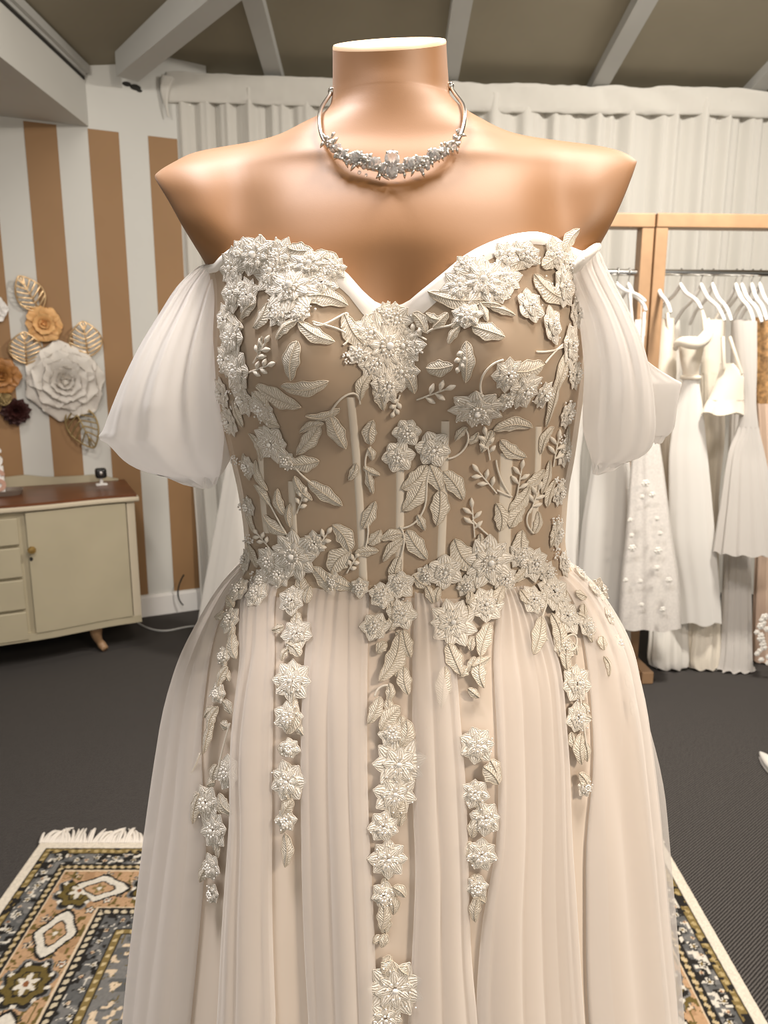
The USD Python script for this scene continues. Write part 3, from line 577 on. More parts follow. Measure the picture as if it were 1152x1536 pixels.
# outline of the bust measured at its axis: (v, u left) and (v, u right), as heights and half widths
LEFT = [(75, 499), (134, 499), (160, 496), (168, 493), (177, 484), (185, 474), (191, 460), (203, 425), (210, 395), (216, 368), (222, 326), (230, 287), (243, 262), (257, 239), (265, 232), (269, 233), (290, 246), (314, 262), (350, 283), (383, 304), (402, 318), (425, 326), (470, 324), (510, 322), (560, 328), (620, 340), (680, 354), (740, 367), (800, 375), (820, 376), (860, 364), (920, 345), (1000, 335)]
RIGHT = [(75, 669), (121, 672), (148, 675), (159, 683), (171, 697), (187, 722), (201, 766), (208, 806), (213, 843), (218, 893), (225, 925), (235, 947), (244, 956), (250, 952), (280, 938), (307, 926), (340, 909), (371, 892), (395, 878), (420, 872), (470, 872), (510, 872), (560, 868), (620, 860), (680, 852), (740, 842), (800, 838), (825, 840), (860, 850), (920, 868), (1000, 875)]
AX = [(75, 584), (200, 588), (400, 598), (560, 600), (820, 607), (1000, 607)]
tl = table([(Z0(v), Xp(u, v)) for v, u in LEFT]); tr_ = table([(Z0(v), Xp(u, v)) for v, u in RIGHT]); tax = table([(Z0(v), Xp(u, v)) for v, u in AX])
#           v, front depth, back depth, widening factor (over 1: flat cut sides), exponent
tdep = table([(Z0(v), a, b, k, e) for v, a, b, k, e in [(75, .048, .053, 1.0, 2.0), (150, .050, .058, 1.0, 2.0), (185, .052, .066, 1.02, 2.0), (205, .0535, .074, 1.10, 2.0), (240, .058, .085, 1.13, 2.05), (262, .063, .088, 1.13, 2.1),
    (300, .076, .092, 1.14, 2.1), (350, .091, .092, 1.13, 2.2), (400, .101, .090, 1.05, 2.2), (470, .104, .088, 1.0, 2.15), (560, .103, .084, 1.0, 2.1), (650, .092, .080, 1.0, 2.1), (740, .086, .078, 1.0, 2.1), (820, .085, .080, 1.0, 2.1), (900, .095, .10, 1.0, 2.1), (1000, .10, .11, 1.0, 2.1)]])
BX, BZ = .074, Z0(545)
XC = Xp(598, 520)
def bumps(x, z):
    """bust, collar bones and the soft hollow beside the shoulder"""
    o = 0
    for sx in (-1, 1):
        dx = x - (XC + sx * BX); up = z > BZ
        sz = np.where(up, .062, .044); o = o + .040 * np.exp(-(dx / .050) ** 2 - ((z - BZ) / sz) ** 2)
        o = o + .0045 * np.exp(-((z - (Z0(262) + .05 * np.abs(x - XC) * .9)) / .010) ** 2) * np.exp(-((np.abs(x - XC) - .06) / .06) ** 2) * .5
        o = o - .016 * np.exp(-((dx - sx * .058) / .022) ** 2 - ((z - Z0(330)) / .038) ** 2)
    o = o + .010 * np.exp(-((x - XC) / .09) ** 2) * np.exp(-((z - Z0(330)) / .06) ** 2)
    o = o - .010 * np.exp(-((x - XC) / .016) ** 2) * np.exp(-((z - Z0(500)) / .05) ** 2)
    return o
def parts_at(x, z):
    l, = tl(z); r, = tr_(z); c, = tax(z); a, b, k, e = tdep(z); w = np.where(x < c, c - l, r - c); return c, w, a, b, k, e
def topz(x):
    """height of the shoulder line above a point"""
    c = XC; return np.where(x < c, np.interp(c - x, SHL[0], SHL[1]), np.interp(x - c, SHR[0], SHR[1]))
_zl, _zr = np.linspace(Z0(265), Z0(160), 500), np.linspace(Z0(244), Z0(148), 500); _xc = Xp(598, 520)
SHL = np.array([(_xc - tl(_zl)[0])[::-1], _zl[::-1]]); SHR = np.array([(tr_(_zr)[0] - _xc)[::-1], _zr[::-1]])
TIPS = (SHL[0].max(), SHR[0].max())
def roundover(x, z):
    """the shoulders roll over from front to back"""
    RO = np.minimum(.062, .020 + .60 * np.maximum(np.where(x < XC, TIPS[0], TIPS[1]) - np.abs(x - XC), 0)); zt = np.where(np.abs(x - XC) < .058, 9.0, topz(x)); q = np.clip((z - (zt - RO)) / RO, 0, 1); f = np.sqrt(np.maximum(1 - q * q, .02)); k = smoothstep(.066, .105, np.abs(x - Xp(588, 200))); return 1 - k * (1 - f)
def yfront(x, z, off=0.0):
    """distance of the front surface of the bust, OFF metres proud of it"""
    c, w, a, b, k, e = parts_at(x, z); q = np.clip(np.abs(x - c) / ((w + off) * k), 0, .9999); s = (1 - q ** e) ** (1 / e) * roundover(x, z)
    return Y0 - (a + off) * s - bumps(x, z) * np.minimum(1, s * 1.6)
def ring(z, off=0.0, n=144, th=None):
    th = np.linspace(0, 2 * PI, n + 1)[:-1] if th is None else np.asarray(th); z = np.broadcast_to(z, th.shape).astype(float)
    c, w, a, b, k, e = parts_at(np.where(np.cos(th) < 0, -9., 9.), z)
    cq = np.sign(np.cos(th)) * np.abs(np.cos(th)) ** (2 / e); sq = np.sign(np.sin(th)) * np.abs(np.sin(th)) ** (2 / e)
    x = c + np.clip(cq * (w + off) * k, -(w + off), w + off); fr = sq > 0
    s = np.abs(sq) * roundover(x, z); y = np.where(fr, Y0 - (a + off) * s - bumps(x, z) * np.minimum(1, s * 1.6), Y0 + (b + off) * s)
    kk = smoothstep(1.0, 1.12, k); f = 1 - kk * .018 * np.clip((Y0 - y) / .05 + .6, 0, 1.4); x = c + (x - c) * np.where(kk > 0, f, 1)
    return np.stack([x, y, z], -1)
mann = thing('mannequin', 'armless tan shop mannequin bust wearing the bridal gown, neck cut off flat', 'mannequin')
zs_ = np.r_[np.linspace(Z0(1000), Z0(420), 46), np.linspace(Z0(415), Z0(275), 30), np.linspace(Z0(272), Z0(150), 64), np.linspace(Z0(147), Z0(77), 14)]
R = []
ztopn, zbas = Z0(77), Z0(168)
def lean(P):
    """the neck is cut off aslant: higher at the back and a little higher on one side"""
    k = smoothstep(zbas, ztopn, P[..., 2]) * (1 - smoothstep(.054, .075, np.abs(P[..., 0] - .0045))); P = P.copy(); P[..., 2] += k * ((P[..., 1] - Y0) * .44 + (P[..., 0] - .004) * .05 + .004); return P
for zz in zs_: R.append(lean(ring(zz)))
from scipy.ndimage import gaussian_filter1d
R = np.array(R); R[30:-16] = gaussian_filter1d(gaussian_filter1d(R, 2.2, axis=0, mode='nearest'), 1.0, axis=1, mode='wrap')[30:-16]; b = MB().grid(R, wrap=True)
low = R[0]; b.add(np.vstack([low, low.mean(0)]), [(i, (i + 1) % 144, 144) for i in range(144)])
obj('body', b.out(), M['skin'], mann, 50)
cp0 = R[-1]; cc = cp0.mean(0); cap = MB().grid(np.array([cp0, cc + (cp0 - cc) * 1.0 + [0, 0, .0015], cc + (cp0 - cc) * .985 + [0, 0, .003], cc + (cp0 - cc) * .5 + [0, 0, .0032], cc[None] + (cp0 - cc) * 0 + [0, 0, .0032]]), wrap=True)
obj('neck_cap', cap.out(), M['skin_cap'], mann, 40)
G = lathe([(.0001, .03), (.02, .03), (.02, 1.08), (.0001, 1.08)], 20); obj('stand_pole', MB().grid(G + [.015, Y0 + .01, 0], wrap=True).out(), M['chrome'], mann, 40)
G = lathe([(.0001, .011), (.17, .011), (.17, .018), (.05, .032), (.0001, .034)], 40); obj('stand_base', MB().grid(G + [.015, Y0 + .01, 0], wrap=True).out(), M['chrome'], mann, 40)

def hit(u, v, off, front):
    """where the line of sight through a pixel of the photograph meets a front surface (used once, to measure the trimmings)"""
    d = ray(u, v); ys = np.linspace(.36, .74, 400); P = CAM + d * (ys / d[1])[:, None]
    f = P[:, 1] - front(P[:, 0], P[:, 2], off); k = np.argmax(f > 0) if (f > 0).any() else int(np.argmax(f))
    if k and f[k] > 0: t = -f[k - 1] / (f[k] - f[k - 1] + 1e-12); return P[k - 1] + (P[k] - P[k - 1]) * np.clip(t, 0, 1)
    return P[k]
def normal_at(p, front, off=0, e=.004):
    gx = (front(p[0] + e, p[2], off) - front(p[0] - e, p[2], off)) / (2 * e); gz = (front(p[0], p[2] + e, off) - front(p[0], p[2] - e, off)) / (2 * e)
    n = np.array([np.clip(gx, -3, 3), -1, np.clip(gz, -3, 3)]); return n / np.linalg.norm(n)

# ------------------------------------------------------------------ bridal gown: bodice
gownp = thing('bridal_gown', 'ivory off-shoulder wedding gown with lace flowers and tulle skirt on the mannequin', 'wedding dress')
# neckline: height over the angle round the body (front is 90 degrees)
NECK = [(318, 398), (330, 385), (345, 374), (370, 364), (400, 363), (440, 372), (480, 388), (515, 408), (545, 440), (568, 458), (588, 462), (606, 458), (630, 440), (665, 412), (700, 384), (740, 364), (780, 352), (810, 350), (835, 357), (855, 370), (880, 380)]
npx = np.array(NECK, float); npt = np.array([hit(u, v, .006, yfront) for u, v in NECK])
zneck = table([(p[0] + 1e-6 * i, p[2]) for i, p in enumerate(npt)])
zw = Z0(868)
TH = np.linspace(0, 2 * PI, 241)[:-1]
def top_at(th):
    # iterate: the neckline height depends on x, x on the height
    z = np.full(th.shape, Z0(420))
    for _ in range(6): x = ring(z, .006, th=th)[:, 0]; zt_ = zneck(x)[0]; z = np.where(np.sin(th) > 0, zt_, Z0(400) - .02 * (-np.sin(th)))
    return z
ztp = top_at(TH)
rows = []
for s in np.linspace(0, 1, 44): rows.append(ring(zw + (ztp - zw) * s, .0045, th=TH))
rows = np.array(rows)
def wrinkle(P):
    return P
zdip = Z0(840)
obj('bodice', MB().grid(rows, wrap=True).out(), M['bodice'], gownp, True)
# folded ivory edge along the neckline
fr = np.where(np.sin(TH) > -.15)[0]; th = np.sort(np.where(TH[fr] > 4.6, TH[fr] - 2 * PI, TH[fr])); zt_ = top_at(th % (2 * PI))
wid = .005 + .012 * np.exp(-((th - PI / 2) / .5) ** 2)
P = [ring(zt_ - wid * s, .0048 + .0010 * math.sin(PI * min(s * 1.0, 1)), th=th) + [0, 0, .0015 if s == 0 else 0] for s in np.linspace(0, 1, 7)]
P = [ring(zt_ + .0005, .002, th=th)] + P
obj('neckline_edge', MB().grid(np.array(P)).out(), M['ivory'], gownp, True)
def ribbon(pts, w, off, m, name, parent=None, front=yfront):
    q = spline(pts, 16); b = MB(); P = []
    for k, (u, v) in enumerate(q):
        P.append([hit(u - w / 2, v, off, front), hit(u - w / 4, v, off + .0012, front), hit(u + w / 4, v, off + .0012, front), hit(u + w / 2, v, off, front)])
    return obj(name, b.grid(np.array(P)).out(), m, parent or gownp, True)
for pts, w in (([(437, 722), (441, 800), (446, 868)], 11), ([(526, 596), (537, 720), (545, 872)], 13), ([(600, 690), (600, 780), (598, 878)], 13), ([(668, 632), (665, 750), (660, 872)], 13), ([(760, 680), (758, 760), (756, 868)], 20), ([(392, 640), (392, 720), (400, 800)], 9), ([(808, 640), (806, 720), (800, 800)], 10)):
    ribbon(pts, w, .0042, M['boning'], 'boning')

# ------------------------------------------------------------------ bridal gown: skirt
SL_ = [(838, 376), (846, 368), (856, 358), (875, 342), (900, 326), (950, 302), (1000, 285), (1050, 272), (1100, 263), (1150, 255), (1280, 238), (1430, 221), (1536, 212)]
SR_ = [(838, 842), (846, 850), (856, 862), (875, 880), (900, 896), (950, 918), (1000, 931), (1050, 941), (1100, 948), (1180, 958), (1290, 968), (1430, 980), (1536, 988)]
def zsk(v): return Z0(v)
slt = [(zsk(v), Xp(u, v)) for v, u in SL_]; srt = [(zsk(v), Xp(u, v)) for v, u in SR_]
for lst, sg in ((slt, -1), (srt, 1)):
    z_, x_ = lst[-1]; lst += [(z_ - .2, x_ + sg * .035), (z_ - .45, x_ + sg * .085), (.012, x_ + sg * .13)]
stl, str_ = table(slt), table(srt); XS = Xp(607, 850)
ZWS = Z0(838)
tsd = table([(ZWS, .088, .085), (Z0(880), .102, .11), (Z0(950), .130, .15), (Z0(1100), .165, .19), (Z0(1300), .200, .23), (Z0(1536), .24, .27), (.4, .29, .33), (.012, .33, .38)])
# the waist seam is lower in front: the front of the skirt starts at the bodice's lower edge
def fold_field(q, z, amp):
    """soft gathers of the skirt lining; q is the angle"""
    k = smoothstep(ZWS, ZWS - .16, z)
    return amp * k * (np.sin(15 * q + 1.1) + .5 * np.sin(26 * q + .4))
def skirt(z, th, off=0.0, fold=.0025):
    z = np.broadcast_to(z, np.shape(th)).astype(float); l, = stl(z); r, = str_(z); a, b = tsd(z); c = XS + 0 * z; w = np.where(np.cos(th) < 0, c - l, r - c)
    f = off + fold_field(th, z, fold)
    return np.stack([c + (w + f) * np.cos(th), Y0 - np.where(np.sin(th) > 0, a, b) * np.sin(th) - f * np.sin(th), z], -1)
def sfront(x, z, off=0.0):
    l, = stl(z); r, = str_(z); a, b = tsd(z); w = np.where(x < XS, XS - l, r - XS); q = np.clip((x - XS) / (w + off), -.9999, .9999); th = np.arccos(q)
    return Y0 - (a + off + fold_field(th, z, .0025)) * np.sin(th)
zz_ = np.r_[np.linspace(ZWS, Z0(1000), 26), np.linspace(Z0(1020), .62, 26), np.linspace(.58, .014, 14)]
th = np.linspace(0, 2 * PI, 361)[:-1]
obj('skirt_lining', MB().grid(np.array([skirt(q, th) for q in zz_]), wrap=True).out(), M['lining'], gownp, True)
def qang(u, v):
    p = hit(u, v, .004, sfront); l, = stl(p[2]); r, = str_(p[2]); w = XS - l if p[0] < XS else r - XS
    return math.acos(np.clip((p[0] - XS) / w, -1, 1)), p[2]
def panel(name, left, right, nf, seed, puff=.012, label=None):
    """one gathered tulle panel lying over the lining; left and right: (v, u) of its edges"""
    def edge(e):
        a = [qang(u, v) for v, u in e]; a = sorted([(z, q) for q, z in a]); t = table([(z, q) for z, q in a]); return t
    el, er = (edge(e) if not callable(e) else e for e in (left, right)); g = np.random.default_rng(seed); n = max(40, int(nf * 16)); s = np.linspace(0, 1, n); ph, ph2 = g.uniform(0, 6, 2)
    zt0 = ZWS - .002; P = []
    for z in zz_[1:]:
        a, b2 = el(z)[0], er(z)[0]; k = float(smoothstep(ZWS, ZWS - .10, z)); wz = .25 * math.sin(z * 9 + seed)
        sw = s + .05 * np.sin(2 * PI * s + seed) * k
        q = a + (b2 - a) * sw
        pf = np.sin(PI * s) ** .45
        rid = np.abs(np.sin(PI * nf * s + ph + wz)) ** .7 * (.6 + .4 * np.sin(ph2 + 5.1 * s + 3 * z))
        off = .003 + puff * pf * (.25 + .75 * k) * (.50 + .50 * rid) + .0012 * np.sin(nf * 9 * s + ph) * (1 - k)
        row = skirt(z, q, 0); d = np.stack([np.cos(q), -np.sin(q), 0 * q], -1); row = row + d * off[:, None]
        # the edges fold back under themselves
        def under(i, sg):
            qq = q[i] - sg * (q[-1] - q[0]) * np.array([.10, .05, .015]); rr = skirt(np.full(3, z), qq, 0); return rr + np.stack([np.cos(qq), -np.sin(qq), 0 * qq], -1) * np.array([.0015, .0015, .002])[:, None]
        P.append(np.vstack([under(0, -1), row, under(-1, 1)[::-1]]))
    return obj(name, MB().grid(np.array(P)).out(), M['tulle'], gownp, True, label=label)
NP = dict(
    a=(lambda z: [PI * 1.10 + 0 * z], [(885, 352), (1000, 312), (1150, 300), (1300, 296), (1536, 272)]),
    b=([(885, 370), (1000, 360), (1100, 345), (1250, 345), (1400, 335), (1536, 328)], [(885, 418), (1000, 413), (1200, 408), (1400, 408), (1536, 412)]),
    c=([(885, 468), (950, 462), (1050, 455), (1200, 452), (1400, 455), (1536, 462)], [(885, 556), (1000, 552), (1200, 553), (1400, 562), (1536, 566)]),
    d=([(885, 622), (1000, 620), (1200, 622), (1300, 626), (1420, 622), (1536, 616)], [(885, 655), (960, 680), (1050, 690), (1200, 702), (1400, 708), (1536, 720)]),
    e=([(885, 742), (1000, 742), (1100, 748), (1250, 748), (1400, 728), (1536, 722)], [(885, 790), (960, 828), (1100, 850), (1300, 862), (1536, 880)]),
    f=([(885, 846), (1000, 882), (1150, 888), (1300, 880), (1536, 886)], lambda z: [-PI * .10 + 0 * z]))
for k_, nf, sd_ in (('a', 6, 1), ('b', 3, 2), ('c', 4, 3), ('d', 3, 4), ('e', 5, 5), ('f', 6, 6)): panel('tulle_panel', *NP[k_], nf, sd_)
thb = np.linspace(PI * 1.09, PI * 1.91, 160)
obj('back_tulle', MB().grid(np.array([skirt(q, thb, .008 + .006 * math.sin(q * 3)) + np.stack([np.cos(thb), -np.sin(thb), 0 * thb], -1) * (.008 * np.sin(26 * thb + 1))[:, None] for q in zz_[1:]])).out(), M['tulle'], gownp, True)
# sheer outer layer standing off the right side
tho = np.linspace(-.9, .35, 40); off = .004 + .020 * np.exp(-((tho + .05) / .4) ** 2)
obj('outer_tulle', MB().grid(np.array([skirt(q, tho, 0, 0) + np.stack([np.cos(tho), -np.sin(tho), 0 * tho], -1) * (off * float(smoothstep(ZWS - .03, ZWS - .25, q)))[:, None] for q in zz_[3:]])).out(), sheer('outer_tulle', (.80, .78, .76), .22, .3, edge=.5), gownp, True)

# ------------------------------------------------------------------ sleeves
def sleeve(name, rows, y, dep, seed, nf=9, amp=.05, gather=.35, creases=()):
    tb = table(rows); v0, v1 = rows[0][0], rows[-1][0]; g = np.random.default_rng(seed); ph = g.uniform(0, 6, 3); th = np.linspace(0, 2 * PI, 161)[:-1]; P = []
    vs = v0 + (v1 - v0) * (np.linspace(0, 1, 54))
    for v in vs:
        ul, ur = tb(v); L, Rr = aty(ul, v, y), aty(ur, v, y); w = (Rr[0] - L[0]) / 2; k = (v - v0) / (v1 - v0)
        f = amp * (np.sin(nf * th + ph[0]) * (1 - .55 * k) + .5 * np.sin((nf * 2 + 1) * th + ph[1]) * (1 - k) + .45 * k * np.sin(5 * th + ph[2] + 2 * k))
        x = (L[0] + Rr[0]) / 2 + w * np.cos(th); d = dep * min(1, (w / .045)) * math.sin(PI * min(max(k * .9 + .12, 0), 1)) ** .6
        yv = y - (d * np.sin(th)) * (1 + 2.2 * f) - .010 * f * 20 * .1
        P.append(np.c_[x, yv, L[2] + 0 * th + .004 * np.sin(7 * th) * (k > .97)])
    P = np.array(P); b = MB().grid(P, wrap=True)
    b.grid(np.array([P[-1], P[-1].mean(0) + (P[-1] - P[-1].mean(0)) * .3 + [0, 0, .006]]), wrap=True)
    return obj(name, b.out(), M['sleeve'], gownp, True)
SLL = [(394, 318, 337), (400, 300, 337), (412, 285, 336), (430, 268, 335), (470, 243, 332), (520, 214, 328), (570, 190, 326), (620, 169, 330), (645, 158, 334), (655, 151, 335), (663, 164, 335), (674, 174, 334), (690, 188, 333), (704, 210, 331), (716, 250, 328), (723, 285, 322), (727, 302, 312)]
sleeve('sleeve', SLL, .665, .055, 11)
sleeve('sleeve_inner_fold', [(540, 316, 322), (560, 306, 334), (600, 295, 345), (640, 290, 352), (668, 288, 355), (690, 290, 345), (715, 296, 330), (724, 302, 318)], .705, .03, 12, 4)
SRR = [(376, 872, 897), (384, 858, 902), (396, 848, 906), (406, 845, 911), (430, 852, 922), (470, 866, 942), (520, 875, 962), (560, 878, 972), (600, 876, 978), (640, 875, 981), (665, 880, 978), (682, 885, 966), (694, 888, 940), (702, 889, 912), (706, 890, 898)]
sleeve('sleeve', SRR, .640, .050, 13)
sleeve('sleeve_inner_fold', [(540, 960, 970), (555, 955, 990), (569, 955, 1013), (575, 955, 1023), (582, 955, 1021), (610, 958, 1016), (640, 962, 1012), (652, 964, 1004), (660, 966, 990)], .675, .014, 14, 4, .03)
# gathered straps at the tops of the sleeves
def band_tube(pts, y, r, n=5, m='sleeve'):
    b = MB()
    for k in range(n):
        o = (k - (n - 1) / 2); b.tube(spline([aty(u + o * du, v + o * dv, yy - .004 * math.cos(o)) for u, v, yy, du, dv in pts], 14), r, 7)
    return obj('sleeve_strap', b.out(), M[m], gownp, True)
band_tube([(850, 414, .645, 1.0, -2.2), (872, 392, .625, 1.6, -3.0), (893, 374, .645, 1.4, -1.5)], 0, .0034, 6, 'ivory')
# ------------------------------------------------------------------ lace: flowers, leaves, sprigs sewn onto bodice and skirt
lg = np.random.default_rng(21)
def frame_at(u, v, off, front):
    p = hit(u, v, off, front); n = normal_at(p, front, off); e1 = np.cross(n, [0, 0, 1.0]); e1 = -e1 / np.linalg.norm(e1); e1 = e1 if e1[0] > 0 else -e1
    return p, n, e1, np.cross(e1, n) * (1 if np.cross(e1, n)[2] > 0 else -1)
def conform(Q, h, n, front, off):
    """drops points onto the surface along n, then lifts them by h"""
    f = Q[..., 1] - front(Q[..., 0], Q[..., 2], off); Q = Q + np.array([0, -1.0, 0]) * np.clip(f, -.02, .02)[..., None]
    return Q + n * h[..., None]
def flower(u, v, R, n=7, layers=2, front=yfront, off=.0055, spiky=.0, beads=10, sub=True, squash=1.0, rot=None, lift=1.0):
    R = R * 1.12; p, nn, e1, e2 = frame_at(u, v, off, front); sc = np.linalg.norm(p - CAM) / F; R = R * sc; rot = lg.uniform(0, 6) if rot is None else rot
    o = holder('lace_flower', gownp) if sub else None; whole = MB(); wrim = MB()
    for L in range(layers):
        r = R * (1 - .36 * L); m = n if L == 0 else max(5, n - 1)
        for k in range(m):
            a = rot + (k + .5 * L) * 2 * PI / m + lg.uniform(-.08, .08); rk = r * lg.uniform(.9, 1.06); w = rk * math.tan(PI / m) * (.86 if m > 6 else .72)
            s = np.linspace(.12, 1, 8)[:, None]; t = np.linspace(-1, 1, 7)[None]; pw = .55 + spiky
            prof = np.sin(PI * np.clip(.10 + .86 * s ** (1.0 + .3 * (1 - spiky)), 0, 1)) ** pw
            x, y = rk * s * (1 - .06 * t ** 2) + 0 * t, w * prof * t
            h = (.0007 + .0014 * L + .0013 * (1 - t ** 2) * np.sin(PI * s) ** .6 + (.0010 + .0004 * lg.random()) * s ** 2 * (1 - .3 * t ** 2)) * lift
            c_, s_ = math.cos(a), math.sin(a); X = x * c_ - y * s_; Y = (x * s_ + y * c_) * squash
            Q = conform(p + X[..., None] * e1 + Y[..., None] * e2, h + 0 * X, nn, front, off)
            own = sub and L == 0; b = MB() if own else whole; uv = np.stack([t * .5 + 0 * s, s + 0 * t], -1)
            b.grid(Q, uv=uv)
            rim = np.vstack([Q[:, 0], Q[-1, 1:-1], Q[::-1, -1]]); b.tube(rim, .00042, 4, cap=False)
            if own: obj('petal', b.out(), M['petal'], o, True, uv=b.uv())
    bb = MB(); hr = R * .11
    s0 = trimesh.creation.icosphere(1, hr); s0.apply_scale((1, .6, 1)); s0.apply_translation(p + nn * (.002 + .0014 * layers)); bb.mesh(s0)
    for k in range(beads):
        a = k * 2 * PI / beads + rot; q = p + (e1 * math.cos(a) + e2 * math.sin(a)) * R * .27 + nn * (.0022 + .0013 * layers); bb.mesh(trimesh.creation.icosphere(1, .0009), np.r_[np.c_[np.eye(3), q], [[0, 0, 0, 1]]])
    for k in range(beads):
        a = lg.uniform(0, 2 * PI); q = p + (e1 * math.cos(a) + e2 * math.sin(a) * squash) * R * lg.uniform(.4, .9); q = conform(q[None], np.array([.0030]), nn, front, off)[0]; bb.mesh(trimesh.creation.icosphere(1, .0007), np.r_[np.c_[np.eye(3), q], [[0, 0, 0, 1]]])
    if sub:
        obj('beads', bb.out(), M['bead'], o, True)
        if layers > 1: obj('inner_petals', whole.out(), M['petal'], o, True, uv=whole.uv())
    else:
        o = holder('lace_flower', gownp); obj('petals', whole.out(), M['petal'], o, True, uv=whole.uv()); obj('beads', bb.out(), M['bead'], o, True)
def leaf(bu, bv, tu, tv, w, front=yfront, off=.0055, bend=.0, veins=True):
    n, m = 13, 7; s = np.linspace(0, 1, n); du, dv = tu - bu, tv - bv; L = math.hypot(du, dv); bend = bend or lg.uniform(-.14, .14)
    spu = bu + du * s - dv * bend * np.sin(PI * s); spv = bv + dv * s + du * bend * np.sin(PI * s)
    sc = np.linalg.norm(hit(bu, bv, off, front) - CAM) / F
    pts = np.array([hit(a, b_, off, front) for a, b_ in zip(spu, spv)]); nn = normal_at(pts[n // 2], front, off)
    tg = np.gradient(pts, axis=0); sd = np.cross(nn, tg); sd /= np.linalg.norm(sd, axis=1, keepdims=True) + 1e-9
    prof = (np.sin(PI * s ** .9) ** .75) * (1 + .12 * np.sin(5 * PI * s)) + .04 * (1 - s); t = np.linspace(-1, 1, m)
    Q = pts[:, None] + sd[:, None] * (prof[:, None] * t * (w * sc / 2))[..., None]
    h = .0006 + .0014 * (1 - np.abs(t)[None] ** 1.5) * np.sin(PI * s)[:, None] ** .7 - .0006 * np.exp(-(t / .15) ** 2)[None] * np.sin(PI * s)[:, None]
    Q = conform(Q, h, nn, front, off); b = MB().grid(Q, uv=np.stack([s[:, None] * L / 22 + 0 * t, .5 * t + 0 * s[:, None]], -1))
    b.tube(np.vstack([Q[:, 0], Q[::-1, -1]]), .00050, 4, cap=False); b.tube(Q[:, m // 2] + nn * .0006, .00045, 4)
    return obj('lace_leaf', b.out(), M['leaf'], gownp, True, uv=b.uv())
def stem(pts, front=yfront, off=.0055, r=.0009):
    q = spline(pts, max(8, len(pts) * 5)); P = np.array([hit(a, b_, off + .0006, front) for a, b_ in q]); obj('lace_stem', MB().tube(P, r, 6).out(), M['lace'], gownp, True)
def sprig(u, v, ang, ln, k=5, front=yfront, off=.0055):
    a = math.radians(ang); c_, s_ = math.cos(a), -math.sin(a); b = MB(); tip = (u + c_ * ln, v + s_ * ln)
    b.tube(np.array([hit(u + c_ * ln * q, v + s_ * ln * q, off + .0005, front) for q in np.linspace(0, 1, 8)]), .0008, 5)
    for j in range(k):
        q = .3 + .7 * j / (k - 1); sg = 1 if j % 2 else -1; aa = a + sg * (.9 if j < k - 1 else 0); l2 = ln * .42
        x0, y0 = u + c_ * ln * q, v + s_ * ln * q; P = np.array([hit(x0 + math.cos(aa) * l2 * e, y0 - math.sin(aa) * l2 * e, off + .0006, front) for e in np.linspace(0, 1, 8)])
        b.tube(P, np.array([.0006, .0008, .0014, .0020, .0022, .0019, .0013, .0005]), 6)
    obj('lace_sprig', b.out(), M['lace'], gownp, True)

FL = [  # bodice flowers: u, v, radius, petals, layers, spiky
    (439, 432, 44, 9, 3, .2, .8), (385, 384, 44, 8, 2, .2, .62), (466, 398, 34, 8, 2, .3, .6), (357, 556, 32, 8, 2, .2, 1), (349, 508, 30, 8, 2, .3, 1), (352, 440, 26, 7, 2, .3, 1), (578, 520, 46, 12, 3, .45, 1), (580, 578, 24, 8, 2, .5, 1.2), (592, 478, 24, 7, 1, .5, .9),
    (724, 422, 40, 11, 2, .4, .85), (786, 382, 26, 7, 2, .2, .7), (794, 459, 24, 6, 2, 0, 1), (827, 488, 22, 6, 2, 0, 1.1), (702, 474, 22, 7, 2, .4, .8), (716, 613, 39, 9, 3, .3, .9), (786, 585, 30, 8, 2, .3, 1),
    (408, 664, 28, 8, 2, .2, 1), (442, 833, 36, 9, 3, .2, .95), (597, 684, 22, 6, 2, 0, 1), (611, 647, 20, 6, 2, 0, 1), (650, 673, 25, 6, 2, 0, 1), (667, 857, 24, 6, 2, 0, .95), (733, 842, 38, 9, 3, .2, .95), (405, 842, 22, 7, 2, .2, 1), (800, 845, 24, 7, 2, .3, 1), (845, 430, 24, 7, 2, .3, 1.2), (855, 520, 24, 7, 2, .3, 1.2)]
npet = 0
for u, v, r, n, L, spk, sq in FL:
    flower(u, v, r, n, L, spiky=spk, squash=sq, beads=14 if r > 30 else 8)
